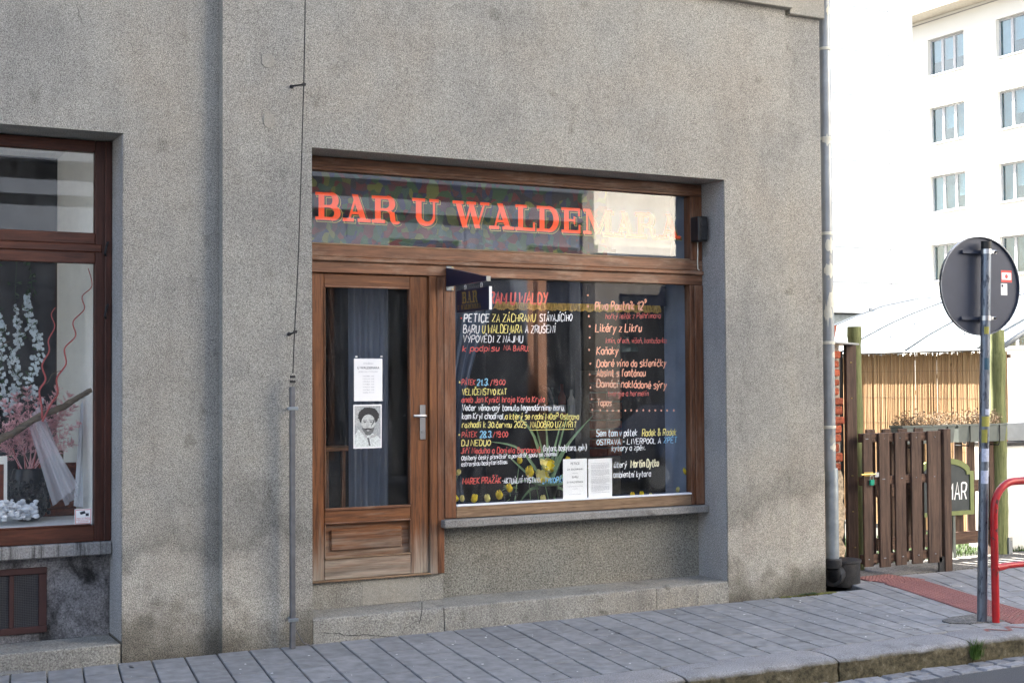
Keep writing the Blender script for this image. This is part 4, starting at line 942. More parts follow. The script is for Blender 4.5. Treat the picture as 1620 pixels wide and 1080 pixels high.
t = thing('terracotta_planter', 'ribbed terracotta window box with dead plants on top of the brick wall', 'flower pot', (7.6, .8, 1.98))
mb = MB(); mb.prism([(7.30, 2.0), (7.86, 1.975), (7.895, 2.12), (7.30, 2.13)], 'y', .70, .88); mb.build('pot', 'terracotta', t)
for k in range(14): MB().box(7.34+k*.039, 7.352+k*.039, .692, .701, 1.985, 2.10).build('rib', 'terracotta', t)
def twiggy(name, x0, x1, y0, y1, z0, h, n, parent, mat='dry', leaf=.012, dense=8):
    mb = MB()
    for k in range(n):
        bx, by = random.uniform(x0, x1), random.uniform(y0, y1); hh = h*random.uniform(.35, 1); p = Vector((bx, by, z0)); pts = [p]
        for s_ in range(4): p = p+Vector((random.uniform(-.3, .3)*hh/4*1.6, random.uniform(-.3, .3)*hh/4, hh/4)); pts.append(p)
        mb.tube(pts, [.0022, .002, .0016, .0013, .001], 4, cap=False)
        for q in range(dense):
            c = pts[random.randint(1, 4)]+Vector([random.uniform(-.018, .018) for _ in range(3)]); a, b = Vector([random.uniform(-1, 1) for _ in range(3)]).normalized()*leaf*random.uniform(.6, 1.4), Vector([random.uniform(-1, 1) for _ in range(3)]).normalized()*leaf*.6
            mb.add([c-a, c+b, c+a, c-b], [(0, 1, 2, 3)])
    return mb.build(name, mat, parent, kind='stuff')
twiggy('dead_stems', 7.4, 7.92, .74, .84, 2.1, .16, 26, t, 'drydark')

# posts
def roundpost(name, label, x, y, r, h, cat='post', group=None):
    t = thing(name, label, cat, (x, y, 0), group); n = 26; pf = []
    for k in range(n+1):
        z = h*k/n; rr = r*(1+.06*math.sin(z*9+x)+random.uniform(-.03, .03))
        if k == n-2: rr *= .86
        if k == n: rr *= .93
        pf.append((rr, z))
    MB().lathe(pf, x, y, 12).build('trunk', 'wood_green', t, smooth='auto')
    return t
roundpost('green_post', 'mossy green round timber post beside the brick wall, left of the gate', 8.23, .86, .062, 2.12)
roundpost('green_post', 'mossy green round timber post at the right end of the fence, behind the traffic sign', 10.135, 1.02, .082, 2.12)
MB().box(10.16, 10.21, .93, .945, .0, .16).build('post_shoe', 'zinc')
o = bpy.data.objects['post_shoe']; one(o, 'pale metal shoe plate at the foot of the right green post', 'metal plate')
gp = thing('gate_post_board', 'tall dark brown board beside the brick wall carrying the gate bolt', 'gate post', (7.85, .52, .02))
MB().cbox(7.835, 7.945, .52, .56, .06, 1.95, .004).build('board', 'wood_fence', gp)
MB().box(7.80, 7.83, .56, .62, .06, 1.9).build('gap_shade', 'black', gp)  # black strip put in as the shade of the gap beside the board
for z in (1.8, 1.5, .85, .55, .25): MB().tube([(7.89+random.uniform(-.02, .02), .521, z), (7.89, .515, z)], .005, 6).build('screw', 'brass', gp)

# gate of vertical planks
GY = .40
g = thing('wooden_gate', 'dark brown plank gate with a green padlock, shut across the yard entrance', 'gate', (8.3, GY, 0))
for x0, x1, zb, zt in ((7.90, 8.00, .098, 1.205), (8.073, 8.19, .083, 1.205), (8.25, 8.368, .088, 1.207), (8.435, 8.553, .088, 1.206), (8.622, 8.775, .083, 1.212)):
    MB().cbox(x0, x1, GY, GY+.022, zb, zt, .004).build('plank', 'wood_fence', g)
for x0, x1 in ((7.985, 8.10), (8.165, 8.28), (8.345, 8.465), (8.53, 8.65)):
    MB().cbox(x0+.012, x1-.004, GY+.07, GY+.09, .10, 1.235, .004).build('plank', 'wood_fence', g)
for z in (.12, .77, 1.13): MB().cbox(7.90, 8.80, GY+.0235, GY+.068, z, z+.075, .004).build('rail', 'wood_fence_h', g)
MB().cbox(8.80, 8.885, GY-.01, GY+.06, -.0, 1.225, .004).build('post', 'wood_fence', g)
MB().box(8.74, 8.799, GY+.0, GY+.02, .0, .13).build('foot_plate', 'iron', g)
for x in (7.95, 8.13, 8.31, 8.49, 8.70):
    for z in (.16, .82, 1.16): MB().tube([(x+random.uniform(-.03, .03), GY+.001, z), (x, GY-.003, z)], .0042, 6).build('screw', 'zinc', g)
l = thing('padlock', 'small green padlock hanging from a brass bolt on the gate', 'padlock', (7.97, GY, .80))
MB().cbox(7.945, 7.99, GY-.032, GY-.01, .775, .822, .004).build('lock_body', 'lockgreen', l)
MB().tube([(7.952, GY-.02, .82), (7.952, GY-.02, .845), (7.962, GY-.02, .858), (7.975, GY-.02, .858), (7.984, GY-.02, .845), (7.984, GY-.02, .82)], .004, 6).build('shackle', 'steel', l)
l = thing('door_bolt', 'brass slide bolt between the board and the gate above the green padlock', 'bolt', (7.95, GY, .87))
MB().cbox(7.90, 8.0, GY-.006, GY-.001, .848, .886, .002).build('plate', 'brass', l); MB().tube([(7.86, GY-.013, .866), (8.02, GY-.013, .866)], .007, 8).build('slide', 'brass', l)
MB().cbox(8.02, 8.065, GY-.004, GY+.0, .84, .878, .002).build('hasp', 'steel', l)

# fence section behind, with board sign
FY = 1.05
f = thing('plank_fence', 'dark brown plank fence section right of the gate, behind the blackboard', 'fence', (9.4, FY, 0))
xs_ = [8.66+k*.158 for k in range(9)]
for k, x in enumerate(xs_):
    MB().cbox(x, x+.10, FY, FY+.02, .12, 1.14+random.uniform(-.01, .01), .004).build('plank', 'wood_fence', f)
for z0, z1 in ((.12, .235), (.60, .71)): MB().cbox(8.62, 10.03, FY-.03, FY-.002, z0, z1, .004).build('rail', 'wood_fence_h', f)
MB().cbox(10.0, 10.07, FY-.05, FY+.05, -.02, 1.2, .004).build('post', 'wood_fence', f)
b = thing('blackboard_sign', 'arched blackboard with a moss green frame and chalk lettering ending MAR, leaning on the fence', 'blackboard', (9.1, FY-.08, .39))
arch = [(9.00, .40), (9.74, .40), (9.74, .80), (9.69, .80)]+[(9.37+.33*math.cos(a), .80+.13*math.sin(a)) for a in [k*math.pi/12 for k in range(1, 12)]]+[(9.04, .80), (9.00, .80)]
BYY = FY-.10
def ring(outer, inner, y0, y1, nm, mat, par):
    n = len(outer); mb = MB(); P = lambda q, y: (q[0], y, q[1])
    vs = [P(q, y0) for q in outer]+[P(q, y0) for q in inner]+[P(q, y1) for q in outer]+[P(q, y1) for q in inner]; fs = []
    for i in range(n): j = (i+1) % n; fs += [(i, j, n+j, n+i), (2*n+i, 2*n+j, 3*n+j, 3*n+i), (i, j, 2*n+j, 2*n+i), (n+i, n+j, 3*n+j, 3*n+i)]
    return mb.add(vs, fs).build(nm, mat, par)
cxx, czz = 9.37, .63; inner = [(cxx+(u-cxx)*.87, czz+(v-czz)*.83) for u, v in arch]
ring(arch, inner, BYY, BYY+.03, 'frame', 'frame_green', b)
MB().prism(inner, 'y', BYY+.010, BYY+.02).build('board', 'chalkboard', b)
mb = MB()
stc, W = strokes('VÍTEJTE U WALDEMARU'[:0]+'MAR', slant=.05, jit=.05)
for k, s_ in enumerate(stc): ribbon(mb, [(9.655-(W-u)*.0165, .545+v*.0255) for u, v in s_], .017, lambda u, v, kk: (u, BYY+.0096-.0003*(kk % 7), v), k)
mb.build('chalk_lettering', 'chalk', b)
for xx in (9.50, 9.10): MB().box(xx, xx+.03, BYY+.031, BYY+.05, .0, .42).build('leg', 'planter', b)

# planter boxes hooked on the fence
for k, (x0, x1, lab) in enumerate(((8.78, 9.42, 'grey plastic planter box of withered plants on the fence, nearer the gate'), (9.46, 10.08, 'grey plastic planter box of withered plants on the fence, right behind the sign pole'))):
    p = thing('planter_box', lab, 'planter', ((x0+x1)/2, .95, 1.06), 'planter boxes hooked on the fence')
    mb = MB(); y0, y1 = .86, 1.02
    vs = []
    for z, g_ in ((1.075, .018), (1.215, 0), (1.228, -.008), (1.24, -.008)): vs += [(x0+g_, y0+g_*.7, z), (x1-g_, y0+g_*.7, z), (x1-g_, y1-g_*.7, z), (x0+g_, y1-g_*.7, z)]
    mb.add(vs, [(0, 1, 2, 3)]+[(r_*4+i, r_*4+(i+1) % 4, r_*4+4+(i+1) % 4, r_*4+4+i) for r_ in range(3) for i in range(4)]).build('box', 'planter', p)
    MB().box(x0+.01, x1-.01, y0+.01, y1-.01, 1.19, 1.222).build('soil', 'bed', p)
    twiggy('withered_plants', x0+.01, x1-.01, y0+.01, y1-.02, 1.22, .15, 75, p, 'dry', .010, 12); twiggy('rusty_stems', x0+.05, x1-.02, y0, y1, 1.22, .17, 7, p, 'drydark', .016, 6)
    for xx in (x0+.14, x1-.10): MB().tube([(xx, .855, 1.225), (xx, .853, 1.10), (xx+.0, .87, 1.04), (xx, 1.03, 1.04)], .006, 6).build('hook', 'black', p)

# reed screen and tent
r = thing('reed_screen', 'tall straw-coloured reed screen hanging under the edge of the white tent', 'reed screen', (10.72, 2.5, 0))
mb = MB(); y = 1.44
for xl in (0, .016):
  y = 1.44
  while y < 4.6:
    rr = random.uniform(.0055, .0085); zt = 1.93+random.uniform(-.03, .02); o_ = random.uniform(-.003, .003)+xl
    seg = 6; tilt = random.uniform(-.008, .008)
    mb.tube([(10.72+o_, y, .05), (10.72+o_, y+tilt, zt)], rr, 5, cap=False); y += rr*1.9+random.choice((0, 0, 0, .0005, .001, .005))
mb.build('canes', 'reed', r, kind='stuff')
for z in (.3, .6, .9, 1.18, 1.46, 1.74): MB().tube([(10.709, 1.42, z), (10.709, 4.62, z)], .0013, 4).build('binding_wire', 'iron', r)
for a, b in (((3.55, 1.05), (1.95, 1.93)), ((3.6, 1.75), (2.75, 1.05))):
    MB().tube([(10.745, a[0], a[1]), (10.745, b[0], b[1])], .02, 4).build('brace', 'wood_fence_h', r)
MB().cbox(10.735, 10.775, 1.42, 4.62, 1.86, 1.90, .003).build('top_rail', 'wood_fence_h', r)

PR = [(0, 1.955), (.35, 2.13), (.72, 2.285), (1.1, 2.42), (1.6, 2.57), (2.2, 2.68), (2.8, 2.73), (3.4, 2.69), (4.1, 2.54), (4.9, 2.28), (5.6, 1.955)]
tent = thing('marquee', 'white membrane marquee with a low arched roof and grey frame in the yard', 'marquee', (10.6, 3, 0))
hy = [1.46, 1.70, 2.72, 3.74, 4.76]
for ya, yb in zip(hy, hy[1:]):
    mb = MB(); n = 5; vs = []
    for j in range(n+1):
        t = j/n; yy = ya+.012+(yb-ya-.024)*t; sag = -.018*math.sin(math.pi*t)
        for i in range(len(PR)): vs.append((10.6+PR[i][0], yy, PR[i][1]+sag*(1 if 0 < i < 10 else .3)))
    m_ = len(PR); mb.add(vs, [(j*m_+i, (j+1)*m_+i, (j+1)*m_+i+1, j*m_+i+1) for j in range(n) for i in range(m_-1)]); mb.build('roof_panel', 'membrane', tent, smooth=True)
for yy in hy[1:]: MB().tube([(10.6+u, yy, v+.006) for u, v in PR], .013, 6).build('roof_hoop', 'alu', tent, smooth=True)
MB().tube([(10.6+u, 1.45, v-.02) for u, v in PR], .035, 8).build('end_hoop', 'alu', tent, smooth=True)
MB().tube([(10.6, 1.45, 1.945), (10.6, 4.77, 1.945)], .012, 6).build('eave_bar', 'black', tent)
for x in (10.6, 16.2):
    for yy in (1.45, 4.76): MB().tube([(x+.02, yy, 0), (x+.02, yy, 1.96)], .03, 8).build('leg', 'alu', tent)
MB().cbox(10.65, 16.2, 4.74, 4.78, .9, .95, .004).build('cross_rail', 'alu', tent)
for x in (12.0, 13.6, 15.0): MB().tube([(x, 4.76, .0), (x, 4.76, 2.55)], .028, 8).build('mullion', 'alu', tent)
for u in (.72, 1.8):
    MB().tube([(10.6+u, 1.47, 1.3), (10.6+u+.5, 1.47, 2.0), (10.6+u+.55, 1.47, 2.5)], .02, 6).build('strut', 'alu', tent)
for y_ in (2.2, 3.3): 
    for k in (1, 2): MB().sphere((10.6+PR[k][0], y_, PR[k][1]+.0), .013, 6, 4).build('stud', 'alu', tent)

wh = thing('white_counter_wall', 'low white rendered wall with a grey top panel at the right edge, behind the red railing', 'wall', (11, 1.1, 0))
MB().cbox(10.235, 13.5, 1.12, 1.5, 0, 1.015, .006).build('wall', 'far_white', wh)
MB().cbox(10.225, 13.6, 1.08, 1.55, 1.016, 1.045, .004).build('ledge', 'black', wh)
MB().cbox(10.40, 13.5, 1.25, 1.4, 1.0455, 1.22, .004).build('panel', 'alu', wh)
MB().cbox(10.236, 10.30, 1.10, 1.119, .02, 1.01, .004).build('edge_trim', 'zinc', wh)
t = thing('small_flower_pot', 'tiny clay pot with a bare stem on the ledge beside the right green post', 'flower pot', (10.30, 1.12, 1.045))
MB().lathe([(.03, 1.046), (.045, 1.055), (.045, 1.07), (.026, 1.07), (.024, 1.16), (.0, 1.16)], 10.30, 1.11, 14, cap=False).build('pot', 'terracotta', t, smooth='auto'); twiggy('bare_stem', 10.28, 10.33, 1.10, 1.13, 1.15, .2, 2, t, 'drydark', .012, 5)
MB().cbox(12.4, 12.45, 2.0, 6.0, .0, 1.9).build('x', 'far_white')
bpy.data.objects.remove(bpy.data.objects['x'])

# grass strip under the fence, grass tuft in the kerb joint, moss at the wall foot
def blades(name, area, n, h, mat, label=None, cat=None, kind='stuff', parent=None, lean=.5):
    mb = MB()
    for k in range(n):
        x, y, z = area(); hh = h*random.uniform(.5, 1.1); a = random.uniform(0, 6.28); d = Vector((math.cos(a), math.sin(a), 0)); w_ = .0022+hh*.012; s_ = Vector((-d.y, d.x, 0))*w_
        p0 = Vector((x, y, z)); p1 = p0+d*hh*lean*.35+Vector((0, 0, hh*.6)); p2 = p0+d*hh*lean+Vector((0, 0, hh))
        mb.add([p0-s_, p0+s_, p1+s_*.7, p1-s_*.7, p2], [(0, 1, 2, 3), (3, 2, 4)])
    o = mb.build(name, mat, parent)
    if kind: o['kind'] = kind
    if label: one(o, label, cat)
    return o
blades('grass', lambda: (random.uniform(8.6, 11.2), random.uniform(1.03, 2.6), 0), 9000, .06, 'grass')
o = blades('grass_tuft', lambda: (6.655+random.gauss(0, .022), -1.972+random.gauss(0, .012), -.12+random.uniform(0, .03)), 130, .11, 'grass', 'bright green grass tuft growing out of a kerb joint', 'grass tuft', None)
mb = MB()
for k in range(420):
    x = random.triangular(6.6, 7.22, 7.1); y = -.012-abs(random.gauss(0, .018)); r_ = random.uniform(.004, .011); mb.sphere((x, y, .002), r_, 5, 3, (1.3, 1, .7))
mb.build('moss', 'moss', None, kind='stuff')
mb = MB()
for k in range(9):
    c = Vector((6.92+random.uniform(-.07, .12), -.04+random.uniform(-.02, .02), .012))
    for q in range(6):
        a = q*1.05+random.random(); d = Vector((math.cos(a), math.sin(a), .25))*.022; s_ = Vector((-d.y, d.x, 0))*.45; mb.add([c, c+d*.5+s_, c+d, c+d*.5-s_], [(0, 1, 2, 3)])
one(mb.build('weed', 'leafdark'), 'low leafy weed growing at the foot of the corner pier', 'weed')
blades('joint_grass', lambda: (lambda y, i: (shear(.32+.2*i, y), y, -.012))(random.uniform(-1.64, -.05) if random.random() < .5 else random.uniform(-1.66, -1.3), random.randint(18, 38)), 1500, .012, 'grass')

# ------------------------------------------------------------------ traffic sign seen from behind, red railing
pb, pt = Vector((7.204, -1.51, 0)), Vector((7.302, -1.51, 2.585))
s = thing('traffic_sign', 'round traffic sign seen from behind on a leaning grey pole with old stickers', 'traffic sign', tuple(pb))
pl = lambda z: pb+(pt-pb)*(z/2.585)
MB().tube([pb+Vector((0, 0, -.02)), pt], .0335, 20).build('pole', 'pole', s, smooth='auto')
MB().tube([pt+Vector((0, 0, -.03)), pt+Vector((.001, 0, .022))], .0355, 20).build('pole_cap', 'black', s, smooth='auto')
ctr = Vector((7.30, -1.455, 2.302)); nrm = Vector((-.10, -1, .0)).normalized(); rx = Vector((-nrm.y, nrm.x, 0)); R0 = .345
def disc(nm, r0, r1, d0, d1, mat):
    mb = MB(); seg = 48; vs = []
    for r_, d in ((r0, d0), (r1, d0), (r1, d1), (r0, d1)): vs += [ctr+nrm*d+(rx*math.cos(6.2832*k/seg)+Vector((0, 0, 1))*math.sin(6.2832*k/seg))*r_ for k in range(seg)]
    fs = [(a*seg+k, a*seg+(k+1) % seg, ((a+1) % 4)*seg+(k+1) % seg, ((a+1) % 4)*seg+k) for a in range(4) for k in range(seg)]
    return mb.add(vs, fs).build(nm, mat, s, smooth='auto')
disc('disc', .001, R0-.004, -.010, -.013, 'signback'); disc('rim', R0-.006, R0, .006, -.016, 'pole')
def onsign(u, v, d): return ctr+nrm*d+rx*u+Vector((0, 0, v))
for z in (2.535, 2.075):
    c = pl(z); u = (c-ctr).dot(rx)
    mb = MB(); mb.add([onsign(u+a, z-ctr.z+b, d) for a in (-.165, .075) for b in (-.011, .011) for d in (-.009, .012)], [(0, 1, 3, 2), (4, 5, 7, 6), (0, 1, 5, 4), (2, 3, 7, 6), (0, 2, 6, 4), (1, 3, 7, 5)]); mb.build('back_rail', 'signback', s)
    MB().tube([c+Vector((0, 0, -.016)), c+Vector((0, 0, .016))], .038, 20).build('clamp', 'steel', s, smooth='auto')
    MB().cbox(c.x+.036, c.x+.085, c.y-.02, c.y-.0, z-.012, z+.012, .003).build('clamp_lug', 'steel', s); MB().tube([(c.x+.07, c.y-.03, z), (c.x+.07, c.y+.01, z)], .009, 6).build('bolt', 'iron', s)
def decal(nm, u0, u1, v0, v1, d, mat): MB().add([onsign(u0, v0, d), onsign(u1, v0, d), onsign(u1, v1, d), onsign(u0, v1, d)], [(0, 1, 2, 3)]).build(nm, mat, s)
decal('sticker', .19, .285, .03, .115, -.0092, 'h_red'); decal('sticker_face', .195, .28, .048, .098, -.0088, 'paper'); decal('sticker', .187, .243, -.06, .022, -.0092, 'paper'); decal('sticker_mark', .192, .208, -.003, .014, -.0088, 'ink')
mb = MB()
for k in range(1): mb.add([onsign(.237+.013*math.cos(a), .072+.015*math.sin(a), -.0084) for a in [j*6.283/10 for j in range(10)]], [tuple(range(10))])
mb.build('sticker_dot', 'h_red', s)
for r_ in range(5): decal('sticker_text', .212 if r_ < 2 else .193, .238, -.012-r_*.009, -.015-r_*.009, -.0088, 'ink_light')
mb = MB(); st_, W = strokes('B2', jit=.1, slant=.05)
for k, q in enumerate(st_): ribbon(mb, [(-.077+u*.0058, .155+v*.0095) for u, v in q], .003, lambda u, v, kk: onsign(u, v, -.0090-.0001*kk), k)
mb.build('scribbled_mark', 'ink', s)
def wrap(nm, z0, z1, a0, a1, mat, rr=.0342):                          # sticker wrapped round the pole
    vs = []; n = 8
    for k in range(n+1):
        a = a0+(a1-a0)*k/n
        for z in (z0, z1): c = pl(z); vs.append((c.x+rr*math.cos(a), c.y+rr*math.sin(a), z))
    MB().add(vs, [(2*k, 2*k+2, 2*k+3, 2*k+1) for k in range(n)]).build(nm, mat, s)
wrap('pole_sticker', 1.66, 1.77, -2.6, -1.0, 'h_blue', .0340) if False else None
M['st_blue'] = plain('teal_sticker', (.03, .08, .12), .5); M['st_yel'] = plain('yellow_sticker', (.30, .27, .05), .5, 0, .15, 40); M['st_gray'] = plain('torn_paper_sticker', (.42, .45, .56), .7, 0, .25, 60)
for z0, z1, a0, a1, m_ in ((1.72, 1.80, -2.5, -1.4, 'st_blue'), (1.965, 2.015, -2.6, -1.6, 'st_yel'), (1.33, 1.40, -2.9, -.5, 'st_yel'), (1.22, 1.31, -2.9, -1.7, 'st_yel'), (1.09, 1.18, -2.8, -1.0, 'st_gray'), (.94, 1.03, -2.9, -1.3, 'st_gray'), (.99, 1.05, -1.2, -.5, 'paper'), (1.41, 1.45, -2.2, -1.0, 'st_gray')): wrap('pole_sticker', z0, z1, a0, a1, m_)
g = thing('red_railing', 'bright red tubular pedestrian railing beside the traffic sign pole', 'railing', (7.258, -1.58, 0))
rl = [(7.262, -1.58, -.02), (7.258, -1.58, .70)]+[(7.262+.19*(1-math.cos(a)), -1.58, .76+.19*math.sin(a)) for a in [k*math.pi/2/8 for k in range(9)]]+[(9.2, -1.58, .965)]+[(9.2+.19*math.sin(a), -1.58, .775+.19*math.cos(a)) for a in [k*math.pi/2/8 for k in range(1, 9)]]+[(9.39, -1.58, -.02)]
MB().tube(rl, .026, 14).build('hoop', 'red_rail', g, smooth='auto')
MB().tube([(7.262, -1.58, .372), (7.33, -1.58, .372), (7.38, -1.58, .378), (9.38, -1.58, .378)], [.030, .024, .021, .021], 12).build('mid_rail', 'red_rail', g, smooth='auto')

# ------------------------------------------------------------------ far buildings
c = thing('clad_building', 'tall blank white building clad in large flat panels behind the marquee', 'building', (29, 26, 0))
MB().box(22, 33.55, 26.04, 32, 3.83, 17.6).build('core', 'joint', c)
cx_ = [22.02, 25.0, 28.0, 32.46, 33.57]; cz = [3.82, 4.83, 5.98, 7.40, 8.85, 9.96, 11.03, 12.52, 13.98, 15.4, 17.6]
for a, b in zip(cx_, cx_[1:]):
    for e, f_ in zip(cz, cz[1:]): MB().cbox(a+.012, b-.012, 26.0, 26.035, e+.012, f_-.012, .004).build('panel', 'far_clad', c)
MB().box(22, 33.5, 26.6, 31, 0, 3.8).build('recessed_ground_floor', 'zincdark', c)
h = thing('office_building', 'white rendered building with rows of three-light windows at the upper right', 'building', (40, 24, 0))
cols = [(29.87+k*-3.49, 31.75+k*-3.49) for k in range(-3, 7)]; rows = [(15.15-2.73*k-1.44, 15.15-2.73*k) for k in range(5)]
mb = MB(); wallgrid(mb, 6, 45, -.1, 16.0, 40.0, .35, [(a, b, e, f_) for a, b in cols for e, f_ in rows], ax='x'); mb.build('wall', 'far_white', h)
MB().box(40.36, 52, 6, 45, 0, 16.0).build('core', 'dark_grey', h)
MB().box(39.98, 40.2, 6, 45, 15.86, 15.9).build('shadow_joint', 'joint', h); MB().cbox(39.1, 52, 5.5, 45.5, 16.01, 16.4, .02).build('eaves', 'soffit', h); MB().box(39.4, 52, 5.6, 45, 16.41, 17.3).build('attic', 'far_white', h)
M['blind'] = plain('pale_curtain', (.42, .48, .52), .9, 0, .1, 3); M['teal'] = plain('blue_room', (.05, .13, .17), .9, 0, .4, 2)
for ci, (a, b) in enumerate(cols):
    if b > 34 or a < 20: continue
    for ri, (e, f_) in enumerate(rows):
        w_ = sub('window', h); ww = (b-a)
        mb = MB()
        for (y0, y1, z0, z1) in ((a, b, e, e+.07), (a, b, f_-.07, f_), (a, a+.07, e+.07, f_-.07), (b-.07, b, e+.07, f_-.07), (a+ww/3-.06, a+ww/3+.06, e+.07, f_-.07), (a+2*ww/3-.06, a+2*ww/3+.06, e+.07, f_-.07)): mb.box(40.16, 40.22, y0, y1, z0, z1)
        mb.build('frame', 'far_frame', w_); MB().box(40.185, 40.19, a+.07, b-.07, e+.07, f_-.07).build('pane', 'glass_far', w_)
        for q in range(3):
            y0 = a+ww/3*q+.06; k = random.random(); MB().box(40.30, 40.34, y0, y0+ww/3-.1, e+.05+(0 if k < .6 else .5), f_-.05).build('curtain', 'blind' if (ri == 0 or k > .55) else 'teal', w_)
        MB().cbox(39.95, 40.15, a-.05, b+.05, e-.045, e-.003, .004).build('sill', 'white', w_)

# ------------------------------------------------------------------ the other side of the street (seen only in the glass)
OY = -11.6
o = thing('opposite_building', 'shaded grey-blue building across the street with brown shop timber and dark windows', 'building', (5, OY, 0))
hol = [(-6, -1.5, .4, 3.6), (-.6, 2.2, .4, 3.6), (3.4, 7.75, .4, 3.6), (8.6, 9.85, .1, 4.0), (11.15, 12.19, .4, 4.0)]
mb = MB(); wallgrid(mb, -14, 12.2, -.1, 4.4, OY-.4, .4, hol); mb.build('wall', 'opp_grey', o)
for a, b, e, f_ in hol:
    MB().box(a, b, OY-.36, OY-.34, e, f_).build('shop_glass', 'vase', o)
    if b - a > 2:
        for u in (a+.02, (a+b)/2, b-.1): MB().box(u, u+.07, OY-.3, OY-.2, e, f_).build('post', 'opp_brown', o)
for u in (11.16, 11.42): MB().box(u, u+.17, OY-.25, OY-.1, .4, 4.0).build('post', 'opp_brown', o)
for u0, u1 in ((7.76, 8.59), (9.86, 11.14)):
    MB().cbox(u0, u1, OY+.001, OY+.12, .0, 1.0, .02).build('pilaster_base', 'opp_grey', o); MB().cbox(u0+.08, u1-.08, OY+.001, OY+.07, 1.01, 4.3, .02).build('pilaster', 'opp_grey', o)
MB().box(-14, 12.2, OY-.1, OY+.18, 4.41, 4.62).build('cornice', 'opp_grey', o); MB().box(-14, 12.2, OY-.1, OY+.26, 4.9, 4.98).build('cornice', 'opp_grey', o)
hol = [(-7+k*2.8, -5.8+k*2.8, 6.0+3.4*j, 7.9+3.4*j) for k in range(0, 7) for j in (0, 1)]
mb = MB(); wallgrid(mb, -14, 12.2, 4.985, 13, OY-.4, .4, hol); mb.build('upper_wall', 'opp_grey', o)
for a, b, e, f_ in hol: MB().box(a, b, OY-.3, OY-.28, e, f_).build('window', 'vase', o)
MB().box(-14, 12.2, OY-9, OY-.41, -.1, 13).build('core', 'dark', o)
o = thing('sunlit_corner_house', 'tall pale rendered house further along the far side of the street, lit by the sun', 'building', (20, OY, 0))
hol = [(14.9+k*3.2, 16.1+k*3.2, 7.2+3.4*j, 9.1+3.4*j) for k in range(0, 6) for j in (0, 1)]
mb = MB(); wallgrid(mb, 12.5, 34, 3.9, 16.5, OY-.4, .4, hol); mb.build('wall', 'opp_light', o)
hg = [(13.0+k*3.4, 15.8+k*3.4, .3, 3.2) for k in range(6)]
mb = MB(); wallgrid(mb, 12.5, 34, -.1, 3.895, OY-.4, .42, hg); mb.build('ground_floor_wall', 'opp_shade', o)  # ground floor coloured dark in place of the shade lying on it
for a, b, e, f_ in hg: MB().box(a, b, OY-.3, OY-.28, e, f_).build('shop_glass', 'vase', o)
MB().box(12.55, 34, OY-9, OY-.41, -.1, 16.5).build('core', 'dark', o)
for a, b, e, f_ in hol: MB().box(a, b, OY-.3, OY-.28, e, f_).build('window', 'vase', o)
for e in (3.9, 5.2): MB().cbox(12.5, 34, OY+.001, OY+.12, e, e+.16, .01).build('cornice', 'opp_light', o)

# ------------------------------------------------------------------ bar window contents
random.seed(5)
MB().box(4.10, 6.07, .60, .62, 2.24, 2.40).build('valance_cloth', 'navycloth'); v = bpy.data.objects['valance_cloth']; one(v, 'dark navy valance cloth across the top of the bar window with gold fringe below', 'valance')
mb = MB(); x = 4.12
while x < 5.95:
    w_ = random.uniform(.07, .10); n = 20
    for k in range(n):
        u = x+w_*.9*k/n; l = .045+.014*math.sin(math.pi*k/n)+random.uniform(-.004, .004); q = (k/n-.5)*.012
        mb.tube([(u, .594+random.uniform(-.004, .004), 2.243), (u+q, .590+random.uniform(-.006, .006), 2.243-l*.6), (u+q*1.5, .592, 2.243-l)], .0026, 4, cap=False)
    x += w_
one(mb.build('gold_fringe', 'fringe', None, kind='stuff'), 'gold tasselled fringe hanging in scallops across the bar window', 'fringe')
def cloth(name, mat, xs, zs, Y, amp, fr, label, cat, lean=lambda x, z: x, par=None):
    nx, nz = 48, 14; vs = []
    for j in range(nz+1):
        for i in range(nx+1):
            u, v_ = i/nx, j/nz; z = zs[0]+(zs[1]-zs[0])*v_; x = lean(u, v_)
            vs.append((x, Y+amp*math.sin(u*fr+.6*v_)+amp*.4*math.sin(u*fr*2.3), z))
    o = MB().add(vs, [(j*(nx+1)+i, j*(nx+1)+i+1, (j+1)*(nx+1)+i+1, (j+1)*(nx+1)+i) for j in range(nz) for i in range(nx)]).build(name, mat, par, smooth=True)
    return one(o, label, cat) if label else o
cloth('window_curtain', 'curtain_dark', 0, (.78, 2.3), .52, .015, 34, 'slate blue curtain gathered to the left side of the bar window', 'curtain', lambda u, v: 4.06+u*(.10+.40*v*v+.12*(1-v)**3))
cloth('door_reflection_cloth', 'reflection_mid', 0, (.2, 2.36), .62, .02, 40, 'slate blue cloth standing in for a pilaster reflected in the door glass', 'curtain', lambda u, v: at(552+u*62, 600, .62).x)  # folded cloth added to imitate a pilaster reflected in the door glass
def leaf(mb, pts, w0):
    pts = catmull3([Vector(p) for p in pts], 5); n = len(pts); a, b, c = [], [], []
    for i, p in enumerate(pts):
        t = i/(n-1); ww = w0*(1-t)**.7*(.7+.6*math.sin(min(1, t*2.2)*math.pi/2))/1.2; d = (pts[min(i+1, n-1)]-pts[max(i-1, 0)]).normalized(); s_ = d.cross(Vector((0, -1, .25))).normalized()*ww
        a.append(p+s_); b.append(p+Vector((0, .006, 0))); c.append(p-s_)
    mb.add(a+b+c, [(i, i+1, n+i+1, n+i) for i in range(n-1)]+[(n+i, n+i+1, 2*n+i+1, 2*n+i) for i in range(n-1)])
def catmull3(p, k=4):
    q = [p[0]]+p+[p[-1]]; out = []
    for i in range(1, len(q)-2):
        for j in range(k):
            t = j/k; a, b, c, d = q[i-1:i+3]; out.append(.5*(2*b+(c-a)*t+(2*a-5*b+4*c-d)*t*t+(3*b-a-3*c+d)*t**3))
    return out+[p[-1]]
